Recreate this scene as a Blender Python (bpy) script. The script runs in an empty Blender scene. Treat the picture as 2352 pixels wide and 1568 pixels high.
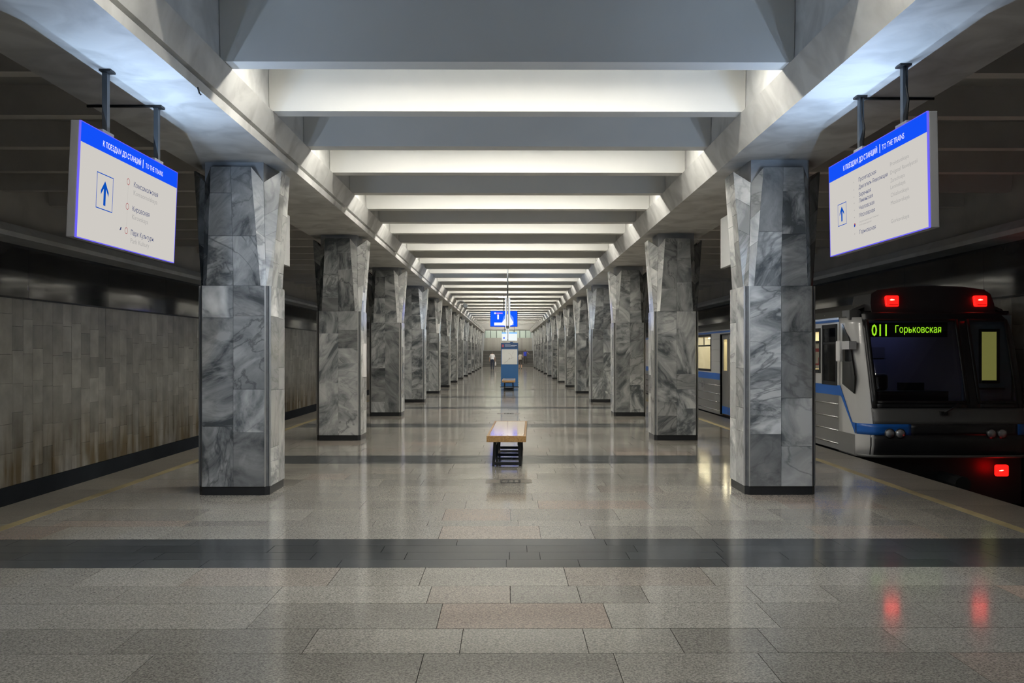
import bpy, math, random
from mathutils import Vector, Matrix, Euler

# ------------------------------------------------------------------ camera, world, exposure
scn = bpy.context.scene
EYE = 1.65
FPX = 1924.0                                   # focal length in pixels of the 2352 px wide frame
cam_d = bpy.data.cameras.new('camera')
cam_d.sensor_fit = 'HORIZONTAL'
cam_d.sensor_width = 36.0
cam_d.lens = 36.0 * FPX / 2352.0
cam_d.shift_y = 25.0 / 2352.0
cam_d.clip_start = 0.05
cam_d.clip_end = 400
cam = bpy.data.objects.new('camera', cam_d)
scn.collection.objects.link(cam)
cam.location = (0, 0, EYE)
cam.rotation_euler = (math.radians(90), 0, -0.0052)
scn.camera = cam

world = bpy.data.worlds.new('world')
scn.world = world
world.use_nodes = True
world.node_tree.nodes['Background'].inputs[0].default_value = (0.5, 0.6, 0.75, 1)
world.node_tree.nodes['Background'].inputs[1].default_value = 0.0

scn.view_settings.view_transform = 'Standard'
scn.view_settings.look = 'None'
scn.view_settings.gamma = 1.0
scn.view_settings.exposure = 0.13
scn.view_settings.use_curve_mapping = False

LAMP = 57.0           # strength of the tube lamps hidden in every second ceiling coffer
SIGN_W = 80.0         # watts of the bare lamps added before a direction sign's face
RNG = random.Random(7)
PI = math.pi
col = scn.collection

# ------------------------------------------------------------------ mesh helpers
def link(o, parent=None):
    col.objects.link(o)
    if parent is not None:
        o.parent = parent
    return o

def mesh_obj(name, verts, faces, mat, parent=None, smooth=False, centre=True):
    """one mesh object, its origin at the middle of its box"""
    verts = [Vector(v) for v in verts]
    c = Vector((0, 0, 0))
    if centre and verts:
        lo = Vector([min(v[i] for v in verts) for i in range(3)])
        hi = Vector([max(v[i] for v in verts) for i in range(3)])
        c = (lo + hi) / 2
    me = bpy.data.meshes.new(name)
    me.from_pydata([tuple(v - c) for v in verts], [], faces)
    me.update()
    if smooth:
        me.polygons.foreach_set('use_smooth', [True] * len(me.polygons))
    if mat is not None:
        me.materials.append(mat)
    o = bpy.data.objects.new(name, me)
    o.location = c
    return link(o, parent)

class MB:
    def __init__(self):
        self.v, self.f = [], []
    def add(self, verts, faces):
        n = len(self.v)
        self.v += [Vector(p) for p in verts]
        self.f += [tuple(i + n for i in fc) for fc in faces]
        return self
    def box(self, x0, x1, y0, y1, z0, z1):
        v = [(x, y, z) for z in (z0, z1) for y in (y0, y1) for x in (x0, x1)]
        return self.add(v, [(0, 2, 3, 1), (4, 5, 7, 6), (0, 1, 5, 4), (2, 6, 7, 3), (0, 4, 6, 2), (1, 3, 7, 5)])
    def quad_slab(self, p, t):
        """p: four corners counter-clockwise seen from outside; t: thickness inwards"""
        p = [Vector(q) for q in p]
        n = (p[1] - p[0]).cross(p[3] - p[0])
        if n.length < 1e-9:
            n = (p[2] - p[1]).cross(p[3] - p[1])
        n.normalize()
        b = [q - n * t for q in p]
        return self.add(p + b, [(0, 1, 2, 3), (7, 6, 5, 4), (0, 4, 5, 1), (1, 5, 6, 2), (2, 6, 7, 3), (3, 7, 4, 0)])
    def prism(self, poly, axis, a, b):
        """polygon in the plane across `axis`, extruded from a to b"""
        def pt(u, v, w):
            return {'x': (w, u, v), 'y': (u, w, v), 'z': (u, v, w)}[axis]
        n = len(poly)
        v = [pt(u, w, a) for u, w in poly] + [pt(u, w, b) for u, w in poly]
        f = [tuple(range(n))[::-1], tuple(range(n, 2 * n))]
        f += [(i, (i + 1) % n, n + (i + 1) % n, n + i) for i in range(n)]
        return self.add(v, f)
    def tube(self, pts, r, seg=8, caps=True):
        pts = [Vector(p) for p in pts]
        rings = []
        for i, p in enumerate(pts):
            d = (pts[min(i + 1, len(pts) - 1)] - pts[max(i - 1, 0)]).normalized()
            up = Vector((0, 0, 1)) if abs(d.z) < .9 else Vector((1, 0, 0))
            a = d.cross(up).normalized(); b = d.cross(a)
            rr = r[i] if isinstance(r, (list, tuple)) else r
            rings.append([p + a * math.cos(2 * PI * k / seg) * rr + b * math.sin(2 * PI * k / seg) * rr for k in range(seg)])
        v = [q for ring in rings for q in ring]
        f = []
        for i in range(len(pts) - 1):
            for k in range(seg):
                k2 = (k + 1) % seg
                f.append((i * seg + k, i * seg + k2, (i + 1) * seg + k2, (i + 1) * seg + k))
        if caps:
            f.append(tuple(range(seg))[::-1])
            f.append(tuple((len(pts) - 1) * seg + k for k in range(seg)))
        return self.add(v, f)
    def build(self, name, mat, parent=None, smooth=False):
        return mesh_obj(name, self.v, self.f, mat, parent, smooth)

def box(name, x0, x1, y0, y1, z0, z1, mat, parent=None):
    return MB().box(x0, x1, y0, y1, z0, z1).build(name, mat, parent)

def bevel(o, w=.01, seg=2):
    m = o.modifiers.new('bevel', 'BEVEL'); m.width = w; m.segments = seg; m.limit_method = 'ANGLE'
    return o

def thing(name, label, cat, loc=(0, 0, 0), rot=(0, 0, 0), group=None):
    o = bpy.data.objects.new(name, None)
    o.empty_display_size = .2
    o.location = loc; o.rotation_euler = rot
    o['label'] = label; o['category'] = cat
    if group:
        o['group'] = group
    return link(o)

def tag(o, label, cat, group=None):
    o['label'] = label; o['category'] = cat
    if group:
        o['group'] = group
    return o

def struct(o, label=None):
    o['kind'] = 'structure'
    if label:
        o['label'] = label
    return o

def stuff(o):
    o['kind'] = 'stuff'
    return o

def text_mesh(name, s, width, height, mat, parent, x, z, y, bold=0.0, depth=.0015):
    """lettering in the local XZ plane facing -Y; x: left edge, z: baseline; height: capital height"""
    cu = bpy.data.curves.new('lettering_curve', 'FONT')
    cu.body = s
    cu.size = 1.0
    cu.offset = bold
    cu.resolution_u = 2
    tmp = bpy.data.objects.new('lettering_curve', cu)
    col.objects.link(tmp)
    bpy.context.view_layer.update()
    dg = bpy.context.evaluated_depsgraph_get()
    me = bpy.data.meshes.new_from_object(tmp.evaluated_get(dg))
    bpy.data.objects.remove(tmp)
    bpy.data.curves.remove(cu)
    if not me.vertices:
        return None
    xs = [v.co.x for v in me.vertices]
    x0, w = min(xs), max(xs) - min(xs)
    cap = 0.70
    sx = width / w if width else height / cap
    for v in me.vertices:
        v.co = ((v.co.x - x0) * sx, -depth, v.co.y * height / cap)
    me.name = name
    me.materials.clear(); me.materials.append(mat)
    o = bpy.data.objects.new(name, me)
    o.location = (x, y, z)
    return link(o, parent)

# ------------------------------------------------------------------ materials
MATS = {}
def new_mat(name):
    m = bpy.data.materials.new(name)
    m.use_nodes = True
    return m, m.node_tree.nodes, m.node_tree.links, m.node_tree.nodes['Principled BSDF']

def flat(name, rgb, rough=.5, metal=0.0, spec=.5, noise=0.0, nscale=6.0, coat=0.0):
    m, n, l, b = new_mat(name)
    b.inputs['Base Color'].default_value = (*rgb, 1)
    b.inputs['Roughness'].default_value = rough
    b.inputs['Metallic'].default_value = metal
    b.inputs['Specular IOR Level'].default_value = spec
    b.inputs['Coat Weight'].default_value = coat
    b.inputs['Coat Roughness'].default_value = .08
    if noise:
        tc = n.new('ShaderNodeTexCoord'); nz = n.new('ShaderNodeTexNoise')
        nz.inputs['Scale'].default_value = nscale; nz.inputs['Detail'].default_value = 5
        l.new(tc.outputs['Object'], nz.inputs['Vector'])
        r = n.new('ShaderNodeValToRGB')
        r.color_ramp.elements[0].position = .3; r.color_ramp.elements[1].position = .7
        r.color_ramp.elements[0].color = (*[c * (1 - noise) for c in rgb], 1)
        r.color_ramp.elements[1].color = (*[min(1, c * (1 + noise * .6)) for c in rgb], 1)
        l.new(nz.outputs['Fac'], r.inputs['Fac'])
        l.new(r.outputs['Color'], b.inputs['Base Color'])
    return m

def glow(name, rgb, strength):
    m, n, l, b = new_mat(name)
    b.inputs['Base Color'].default_value = (.02, .02, .02, 1)
    b.inputs['Roughness'].default_value = .35
    b.inputs['Emission Color'].default_value = (*rgb, 1)
    b.inputs['Emission Strength'].default_value = strength
    return m

def lit(name, rgb, strength=1.0):
    """printed, backlit film: gives off light and reflects nothing"""
    m, n, l, b = new_mat(name)
    e = n.new('ShaderNodeEmission'); e.inputs[0].default_value = (*rgb, 1); e.inputs[1].default_value = strength
    l.new(e.outputs[0], n['Material Output'].inputs['Surface'])
    return m

def per_object(n, island):
    if island:
        return n.new('ShaderNodeNewGeometry').outputs['Random Per Island']
    return n.new('ShaderNodeObjectInfo').outputs['Random']

def math_node(n, l, op, a, b=None, clamp=False):
    k = n.new('ShaderNodeMath'); k.operation = op; k.use_clamp = clamp
    for i, x in enumerate((a, b)):
        if x is None:
            continue
        if isinstance(x, (int, float)):
            k.inputs[i].default_value = x
        else:
            l.new(x, k.inputs[i])
    return k.outputs[0]

def marble(name, dark, mid, light, island=False, rough=.16):
    m, n, l, b = new_mat(name)
    rnd = per_object(n, island)
    tc = n.new('ShaderNodeTexCoord')
    wn = n.new('ShaderNodeTexWhiteNoise'); wn.noise_dimensions = '1D'
    l.new(rnd, wn.inputs['W'])
    off = n.new('ShaderNodeVectorMath'); off.operation = 'SCALE'; off.inputs['Scale'].default_value = 40
    l.new(wn.outputs['Color'], off.inputs[0])
    add = n.new('ShaderNodeVectorMath'); add.operation = 'ADD'
    l.new(tc.outputs['Object'], add.inputs[0]); l.new(off.outputs[0], add.inputs[1])
    rot = n.new('ShaderNodeVectorRotate'); rot.rotation_type = 'AXIS_ANGLE'
    rot.inputs['Axis'].default_value = (.62, .62, .45)
    l.new(add.outputs[0], rot.inputs['Vector'])
    l.new(math_node(n, l, 'MULTIPLY', rnd, 19.0), rot.inputs['Angle'])
    mp = n.new('ShaderNodeMapping'); mp.inputs['Scale'].default_value = (1.0, 1.0, 2.3)
    l.new(rot.outputs[0], mp.inputs['Vector'])
    n1 = n.new('ShaderNodeTexNoise'); n1.inputs['Scale'].default_value = 1.5; n1.inputs['Detail'].default_value = 9
    n1.inputs['Roughness'].default_value = .60; n1.inputs['Distortion'].default_value = .9
    l.new(mp.outputs[0], n1.inputs['Vector'])
    r1 = n.new('ShaderNodeValToRGB')
    e = r1.color_ramp.elements
    e[0].position = .34; e[0].color = (*dark, 1)
    e[1].position = .68; e[1].color = (*light, 1)
    k = e.new(.47); k.color = (*mid, 1)
    con = math_node(n, l, 'ADD', math_node(n, l, 'MULTIPLY', math_node(n, l, 'FRACT', math_node(n, l, 'MULTIPLY', rnd, 91.0)), 1.05), .7)
    l.new(math_node(n, l, 'ADD', math_node(n, l, 'MULTIPLY', math_node(n, l, 'SUBTRACT', n1.outputs['Fac'], .49), con), .49), r1.inputs['Fac'])
    # thin dark and pale veins
    n2 = n.new('ShaderNodeTexNoise'); n2.inputs['Scale'].default_value = 1.1; n2.inputs['Detail'].default_value = 8
    n2.inputs['Distortion'].default_value = 1.3
    l.new(mp.outputs[0], n2.inputs['Vector'])
    d = math_node(n, l, 'ABSOLUTE', math_node(n, l, 'SUBTRACT', n2.outputs['Fac'], .5))
    vein = math_node(n, l, 'SUBTRACT', 1.0, math_node(n, l, 'MULTIPLY', d, 34.0), True)
    mx = n.new('ShaderNodeMix'); mx.data_type = 'RGBA'
    l.new(math_node(n, l, 'MULTIPLY', vein, math_node(n, l, 'MULTIPLY', math_node(n, l, 'FRACT', math_node(n, l, 'MULTIPLY', rnd, 37.0)), .75)), mx.inputs['Factor'])
    l.new(r1.outputs['Color'], mx.inputs['A'])
    mx.inputs['B'].default_value = (*[c * .7 for c in dark], 1)
    n3 = n.new('ShaderNodeTexNoise'); n3.inputs['Scale'].default_value = .9; n3.inputs['Detail'].default_value = 4
    n3.inputs['Distortion'].default_value = 1.2
    l.new(mp.outputs[0], n3.inputs['Vector'])
    pale = math_node(n, l, 'MULTIPLY', math_node(n, l, 'SUBTRACT', n3.outputs['Fac'], .62), 9.0, True)
    mx2 = n.new('ShaderNodeMix'); mx2.data_type = 'RGBA'
    l.new(pale, mx2.inputs['Factor'])
    l.new(mx.outputs['Result'], mx2.inputs['A'])
    mx2.inputs['B'].default_value = (*[min(1, c * 1.35) for c in light], 1)
    # each slab has its own tone
    tone = math_node(n, l, 'ADD', math_node(n, l, 'MULTIPLY', wn.outputs['Value'], .75), .62)
    hs = n.new('ShaderNodeHueSaturation')
    l.new(tone, hs.inputs['Value']); l.new(mx2.outputs['Result'], hs.inputs['Color'])
    l.new(hs.outputs[0], b.inputs['Base Color'])
    b.inputs['Roughness'].default_value = rough
    return m

def granite(name, rgb, island, var=.3, rough=.11, tint=True):
    m, n, l, b = new_mat(name)
    rnd = per_object(n, island)
    tc = n.new('ShaderNodeTexCoord')
    wn = n.new('ShaderNodeTexWhiteNoise'); wn.noise_dimensions = '1D'
    l.new(rnd, wn.inputs['W'])
    n1 = n.new('ShaderNodeTexNoise'); n1.inputs['Scale'].default_value = 85; n1.inputs['Detail'].default_value = 3
    n1.inputs['Roughness'].default_value = .75
    l.new(tc.outputs['Object'], n1.inputs['Vector'])
    r = n.new('ShaderNodeValToRGB')
    e = r.color_ramp.elements
    e[0].position = .36; e[0].color = (*[c * .55 for c in rgb], 1)
    e[1].position = .64; e[1].color = (*[min(1, c * 1.5) for c in rgb], 1)
    l.new(n1.outputs['Fac'], r.inputs['Fac'])
    n2 = n.new('ShaderNodeTexNoise'); n2.inputs['Scale'].default_value = 1.3; n2.inputs['Detail'].default_value = 6
    l.new(tc.outputs['Object'], n2.inputs['Vector'])
    v = math_node(n, l, 'ADD', math_node(n, l, 'MULTIPLY', wn.outputs['Value'], var), 1 - var / 2 - .12)
    v = math_node(n, l, 'ADD', v, math_node(n, l, 'MULTIPLY', n2.outputs['Fac'], .24))
    hs = n.new('ShaderNodeHueSaturation')
    l.new(v, hs.inputs['Value']); l.new(r.outputs['Color'], hs.inputs['Color'])
    out = hs.outputs[0]
    if tint:                                     # now and then a pinkish stone
        sep = n.new('ShaderNodeSeparateColor'); l.new(wn.outputs['Color'], sep.inputs[0])
        pk = math_node(n, l, 'MULTIPLY', math_node(n, l, 'SUBTRACT', sep.outputs['Green'], .86), 5.0, True)
        mx = n.new('ShaderNodeMix'); mx.data_type = 'RGBA'; mx.blend_type = 'MULTIPLY'
        l.new(pk, mx.inputs['Factor']); l.new(out, mx.inputs['A'])
        mx.inputs['B'].default_value = (1.25, .98, .9, 1)
        out = mx.outputs['Result']
    l.new(out, b.inputs['Base Color'])
    # polish worn unevenly
    n3 = n.new('ShaderNodeTexNoise'); n3.inputs['Scale'].default_value = 2.2; n3.inputs['Detail'].default_value = 4
    l.new(tc.outputs['Object'], n3.inputs['Vector'])
    l.new(math_node(n, l, 'ADD', math_node(n, l, 'MULTIPLY', n3.outputs['Fac'], .1), rough - .05), b.inputs['Roughness'])
    b.inputs['Specular IOR Level'].default_value = .5
    return m

def wall_stone(name, island):
    """grey-beige track wall tiles, streaked brown towards their foot by old water stains"""
    m, n, l, b = new_mat(name)
    rnd = per_object(n, island)
    geo = n.new('ShaderNodeNewGeometry')
    n1 = n.new('ShaderNodeTexNoise'); n1.inputs['Scale'].default_value = 3.0; n1.inputs['Detail'].default_value = 6
    l.new(geo.outputs['Position'], n1.inputs['Vector'])
    r = n.new('ShaderNodeValToRGB')
    e = r.color_ramp.elements
    e[0].position = .3; e[0].color = (.36, .355, .33, 1)
    e[1].position = .7; e[1].color = (.56, .55, .51, 1)
    l.new(n1.outputs['Fac'], r.inputs['Fac'])
    mp = n.new('ShaderNodeMapping'); mp.inputs['Scale'].default_value = (1, 2.6, .35)
    l.new(geo.outputs['Position'], mp.inputs['Vector'])
    n2 = n.new('ShaderNodeTexNoise'); n2.inputs['Scale'].default_value = 1.4; n2.inputs['Detail'].default_value = 5
    l.new(mp.outputs[0], n2.inputs['Vector'])
    sep = n.new('ShaderNodeSeparateXYZ'); l.new(geo.outputs['Position'], sep.inputs[0])
    low = math_node(n, l, 'MULTIPLY', math_node(n, l, 'SUBTRACT', .75, sep.outputs['Z']), .9, True)
    st = math_node(n, l, 'MULTIPLY', math_node(n, l, 'SUBTRACT', n2.outputs['Fac'], .36), 4.5, True)
    st = math_node(n, l, 'MULTIPLY', st, low)
    mx = n.new('ShaderNodeMix'); mx.data_type = 'RGBA'
    l.new(math_node(n, l, 'MULTIPLY', st, .9), mx.inputs['Factor'])
    l.new(r.outputs['Color'], mx.inputs['A']); mx.inputs['B'].default_value = (.17, .12, .05, 1)
    hs = n.new('ShaderNodeHueSaturation')
    l.new(math_node(n, l, 'ADD', math_node(n, l, 'MULTIPLY', rnd, .45), .78), hs.inputs['Value'])
    l.new(mx.outputs['Result'], hs.inputs['Color'])
    l.new(hs.outputs[0], b.inputs['Base Color'])
    b.inputs['Roughness'].default_value = .32
    return m

def plaster(name, rgb, dirt=.12, scale=1.2, rough=.6):
    m, n, l, b = new_mat(name)
    geo = n.new('ShaderNodeNewGeometry')
    n1 = n.new('ShaderNodeTexNoise'); n1.inputs['Scale'].default_value = scale; n1.inputs['Detail'].default_value = 7
    n1.inputs['Distortion'].default_value = .8
    l.new(geo.outputs['Position'], n1.inputs['Vector'])
    r = n.new('ShaderNodeValToRGB')
    e = r.color_ramp.elements
    e[0].position = .32; e[0].color = (*[c * (1 - dirt) for c in rgb], 1)
    e[1].position = .6; e[1].color = (*rgb, 1)
    l.new(n1.outputs['Fac'], r.inputs['Fac'])
    l.new(r.outputs['Color'], b.inputs['Base Color'])
    b.inputs['Roughness'].default_value = rough
    bp = n.new('ShaderNodeBump'); bp.inputs['Strength'].default_value = .05
    n2 = n.new('ShaderNodeTexNoise'); n2.inputs['Scale'].default_value = 60
    l.new(geo.outputs['Position'], n2.inputs['Vector'])
    l.new(n2.outputs['Fac'], bp.inputs['Height']); l.new(bp.outputs[0], b.inputs['Normal'])
    return m

def glass(name, tint=(.8, .85, .9), clear=.8, rough=.03):
    m, n, l, b = new_mat(name)
    out = n['Material Output']
    tr = n.new('ShaderNodeBsdfTransparent'); tr.inputs['Color'].default_value = (*[c * clear for c in tint], 1)
    gl = n.new('ShaderNodeBsdfGlossy'); gl.inputs['Roughness'].default_value = rough
    fr = n.new('ShaderNodeFresnel'); fr.inputs['IOR'].default_value = 1.5
    mx = n.new('ShaderNodeMixShader')
    bk = n.new('ShaderNodeNewGeometry')
    l.new(math_node(n, l, 'MULTIPLY', fr.outputs[0], math_node(n, l, 'SUBTRACT', 1.0, bk.outputs['Backfacing'])), mx.inputs[0]); l.new(tr.outputs[0], mx.inputs[1]); l.new(gl.outputs[0], mx.inputs[2])
    l.new(mx.outputs[0], out.inputs['Surface'])
    return m

def wood(name, a, b_, rough=.25, axis_scale=(14, 1, 14)):
    m, n, l, b = new_mat(name)
    tc = n.new('ShaderNodeTexCoord'); mp = n.new('ShaderNodeMapping'); mp.inputs['Scale'].default_value = axis_scale
    l.new(tc.outputs['Object'], mp.inputs['Vector'])
    n1 = n.new('ShaderNodeTexNoise'); n1.inputs['Scale'].default_value = 2; n1.inputs['Detail'].default_value = 6
    n1.inputs['Distortion'].default_value = 1
    l.new(mp.outputs[0], n1.inputs['Vector'])
    r = n.new('ShaderNodeValToRGB')
    r.color_ramp.elements[0].position = .35; r.color_ramp.elements[0].color = (*a, 1)
    r.color_ramp.elements[1].position = .65; r.color_ramp.elements[1].color = (*b_, 1)
    l.new(n1.outputs['Fac'], r.inputs['Fac']); l.new(r.outputs['Color'], b.inputs['Base Color'])
    b.inputs['Roughness'].default_value = rough
    return m

M = {
    'marble_hall_lit': marble('hall_lit_marble', (.24, .25, .25), (.40, .405, .40), (.54, .54, .525)),  # paler hall-side marble: the stronger hall light is put into its colour
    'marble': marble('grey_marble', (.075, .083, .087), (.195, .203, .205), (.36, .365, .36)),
    'marble_hall_lit_joined': marble('hall_lit_marble_joined', (.24, .25, .25), (.40, .405, .40), (.54, .54, .525), True),
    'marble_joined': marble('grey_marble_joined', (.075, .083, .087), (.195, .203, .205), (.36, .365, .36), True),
    'core': plaster('pillar_core', (.34, .35, .36), .2, 3),
    'plinth': flat('black_plinth', (.015, .016, .018), .25),
    'steel': flat('corner_steel', (.42, .42, .41), .35, .7),
    'granite': granite('floor_granite', (.235, .222, .195), False),
    'granite_far': granite('floor_granite_far', (.235, .222, .195), True),
    'dark_granite': granite('dark_floor_granite', (.05, .054, .056), False, .5, .15, False),
    'dark_granite_far': granite('dark_floor_granite_far', (.05, .054, .056), True, .5, .15, False),
    'edge_stone': granite('platform_edge_stone', (.17, .155, .13), False, .25, .3, False),
    'bed': flat('joint_bed', (.05, .048, .043), .7),
    'yellow': flat('faded_yellow_paint', (.30, .25, .135), .5, noise=.25, nscale=3),
    'white_beam': plaster('white_painted_concrete', (.66, .66, .635), .05, .8),
    'long_beam': plaster('dirty_white_concrete', (.62, .62, .60), .32, 2.2),
    'groove': flat('groove_grey', (.10, .10, .10), .7),
    'soffit': plaster('soffit_paint', (.66, .66, .64), .06, .7),
    'track_ceiling': plaster('grey_track_ceiling', (.42, .41, .385), .2, 1.0),  # plain grey, darker than the ribs
    'rib': plaster('grey_track_rib', (.62, .60, .57), .15, 1.0),  # plain grey, a little darker than the hall beams
    'wall_tile': wall_stone('track_wall_stone', False),
    'wall_tile_far': wall_stone('track_wall_stone_far', True),
    'mortar': flat('wall_mortar', (.06, .06, .055), .8),
    'wall_base': flat('dark_wall_base', (.028, .033, .04), .45, noise=.3, nscale=2),
    'frieze': flat('black_polished_frieze', (.034, .036, .042), .07, noise=.5, nscale=1.2, coat=.3),
    'cornice': plaster('grey_cornice', (.60, .63, .66), .15, 2),
    'pit': flat('track_pit', (.018, .017, .016), .9),
    'rail': flat('rail_steel', (.25, .2, .17), .3, 1),
    'black': flat('black_metal', (.012, .013, .014), .4),
    'dark_grey': flat('dark_grey_metal', (.09, .1, .11), .4, .3),
    'lamp_body': flat('lamp_body_white', (.7, .7, .7), .5),
    'tube': glow('lamp_tube', (1.0, .955, .86), LAMP),
    'sign_housing': flat('sign_housing_grey', (.42, .43, .45), .4, .2),
    'sign_face': lit('sign_face_lit', (.565, .54, .505)),
    'sign_bright': lit('axis_sign_face_bright', (.55, .74, 1.0), 3.5),
    'sign_blue': lit('sign_header_blue', (.006, .075, .86)),
    'sign_edge': lit('sign_edge_glow', (.16, .13, .95), .9),
    'ink_blue': lit('sign_ink_blue', (.002, .07, .45)),
    'ink_navy': lit('sign_ink_navy', (.04, .055, .16)),
    'ink_grey': lit('sign_ink_grey', (.36, .35, .34)),
    'ink_white': lit('sign_ink_white', (.86, .87, .95)),
    'ink_red': lit('sign_ink_red', (.35, .05, .06)),
    'bench_wood': wood('bench_wood', (.22, .12, .045), (.36, .22, .09), .3),
    'bench_top': wood('bench_top_varnish', (.50, .39, .27), (.60, .48, .36), .07),
}

# ------------------------------------------------------------------ the setting
Y0, Y1 = -6.0, 93.4            # platform hall behind the camera .. foot of the end stairs
PL, PR = -5.40, 5.50           # platform edges
WALL = 8.6                     # track walls
ZC = 4.75                      # ceiling slab
SOF = {-1: 3.85, 1: 3.885}     # underside of the long beams
COLX, COLY, PITCH = 3.167, 10.035, 6.0
BEAM_Y, BEAM_P, BEAM_Z = 7.30, 1.5, 4.18

floor = struct(box('floor', PL, PR, Y0, 110, -1.1, -.03, M['bed']), 'polished grey granite platform floor with dark cross bands')

def band_at(y):                # dark cross bands, one per bay
    k = (y - 6.43) % 6.0
    return k < .98

tile_n = 0
def floor_tile(x0, x1, y0, y1, mat, name='floor_tile'):
    g = .0022
    dx, dy = RNG.uniform(-1, 1) * .0009, RNG.uniform(-1, 1) * .0011
    cx, cy = (x0 + x1) / 2, (y0 + y1) / 2
    vs = []
    for z in (-.03, 0.0):
        for yy in (y0 + g, y1 - g):
            for xx in (x0 + g, x1 - g):
                vs.append((xx, yy, z + (dx * (xx - cx) + dy * (yy - cy) if z == 0 else 0)))
    MBs = MB().add(vs, [(0, 2, 3, 1), (4, 5, 7, 6), (0, 1, 5, 4), (2, 6, 7, 3), (0, 4, 6, 2), (1, 3, 7, 5)])
    # floor's origin is the middle of its own box
    o = MBs.build(name, mat, floor)
    o.location = Vector(o.location) - floor.location
    return o

TX0, TX1 = -4.68, 4.71
def row_cuts(lo, hi):
    cuts = [TX0]
    x = TX0 + RNG.uniform(.3, 1.0)
    while x < TX1 - .35:
        cuts.append(x); x += RNG.choice((.52, .75, .95, 1.05, 1.1, 1.25))
    cuts.append(TX1)
    return cuts
rows_near = [3.35, 3.78, 4.18, 4.594, 5.007, 5.51, 5.92, 6.43, 6.675, 6.92, 7.165, 7.41, 7.96, 8.23, 8.83, 9.33, 9.87, 10.36, 10.9,
             11.42, 11.95, 12.43]
seen = {5.92: [970, 1300], 5.51: [1172, 1330], 5.007: [1010, 1395], 4.594: [1060, 1345], 4.18: [965, 1420],
        7.41: [1012, 1240], 7.96: [1190], 8.23: [1020, 1172, 1415], 8.83: [1070, 1236], 9.33: [1020, 1222],
        6.43: [780, 1163, 1330], 6.675: [1170, 1240], 6.92: [880, 1210, 1460], 7.165: [1050, 1390]}
for a, b in zip(rows_near[:-1], rows_near[1:]):
    dark = 6.4 < a < 7.4
    cuts = row_cuts(a, b)
    if a in seen:                                    # joints read off the photograph
        ym = (a + b) / 2
        known = [(p - 1166) / FPX * ym for p in seen[a]]
        cuts = [c for c in cuts if all(abs(c - k) > .42 for k in known) and not (known[0] < c < known[-1])] + known
        if TX0 not in cuts: cuts.append(TX0)
        if TX1 not in cuts: cuts.append(TX1)
        cuts.sort()
    for x0, x1 in zip(cuts[:-1], cuts[1:]):
        floor_tile(x0, x1, a, b, M['dark_granite' if dark else 'granite']); tile_n += 1

far_l, far_d = MB(), MB()
def flat_tiles(y0, y1, dark):
    mb = far_d if dark else far_l
    cuts = row_cuts(y0, y1)
    for x0, x1 in zip(cuts[:-1], cuts[1:]):
        dx, dy = RNG.uniform(-1, 1) * .0009, RNG.uniform(-1, 1) * .0011
        g = .002
        cx, cy = (x0 + x1) / 2, (y0 + y1) / 2
        mb.add([(x, y, dx * (x - cx) + dy * (y - cy)) for x, y in ((x0 + g, y0 + g), (x1 - g, y0 + g), (x1 - g, y1 - g), (x0 + g, y1 - g))], [(0, 1, 2, 3)])
y = Y0
while y < 3.35 - .01:
    flat_tiles(y, min(y + .5, 3.35), False); y += .5
y = 12.43
while y < Y1:
    if band_at(y + .05):
        for k in range(4):
            flat_tiles(y + k * .245, y + (k + 1) * .245, True)
        y += .98
    else:
        nxt = y + .502
        flat_tiles(y, nxt, False); y = nxt
for mb, mt in ((far_l, M['granite_far']), (far_d, M['dark_granite_far'])):
    o = stuff(mb.build('distant_paving', mt, floor)); o.location = Vector(o.location) - floor.location

def on_floor(o):
    o.location = Vector(o.location) - floor.location
    return o
for s, e, xa, xb in ((-1, PL, -4.68, -4.80), (1, PR, 4.71, 4.83)):
    on_floor(box('safety_line', min(xa, xb), max(xa, xb), Y0, Y1, -.03, .0005, M['yellow'], floor))
    y = 3.0
    while y < 24:
        L = RNG.choice((.9, 1.0, 1.1))
        on_floor(box('edge_slab', min(xb, e) + .002, max(xb, e) - .002, y + .002, y + L - .002, -.06, 0, M['edge_stone'], floor)); y += L
    mb = MB()
    mb.box(min(xb, e), max(xb, e), Y0, 3.0, -.06, 0)
    while y < Y1:
        mb.box(min(xb, e), max(xb, e), y + .002, min(y + .998, Y1), -.06, 0); y += 1.0
    on_floor(stuff(mb.build('distant_edge_slabs', M['edge_stone'], floor)))

# track pits, rails
for nm, xa, xb, rx in (('floor_track_left', -WALL, PL, (-7.6, -6.08)), ('floor_track_right', PR, WALL, (6.14, 7.66))):
    p = struct(box(nm, xa, xb, Y0, 110, -1.75, -1.45, M['pit']), 'dark track bed below the platform')
    for x in rx:
        r = box('rail', x - .035, x + .035, Y0, 108, -1.45, -1.29, M['rail'], p); r.location = Vector(r.location) - p.location

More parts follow.
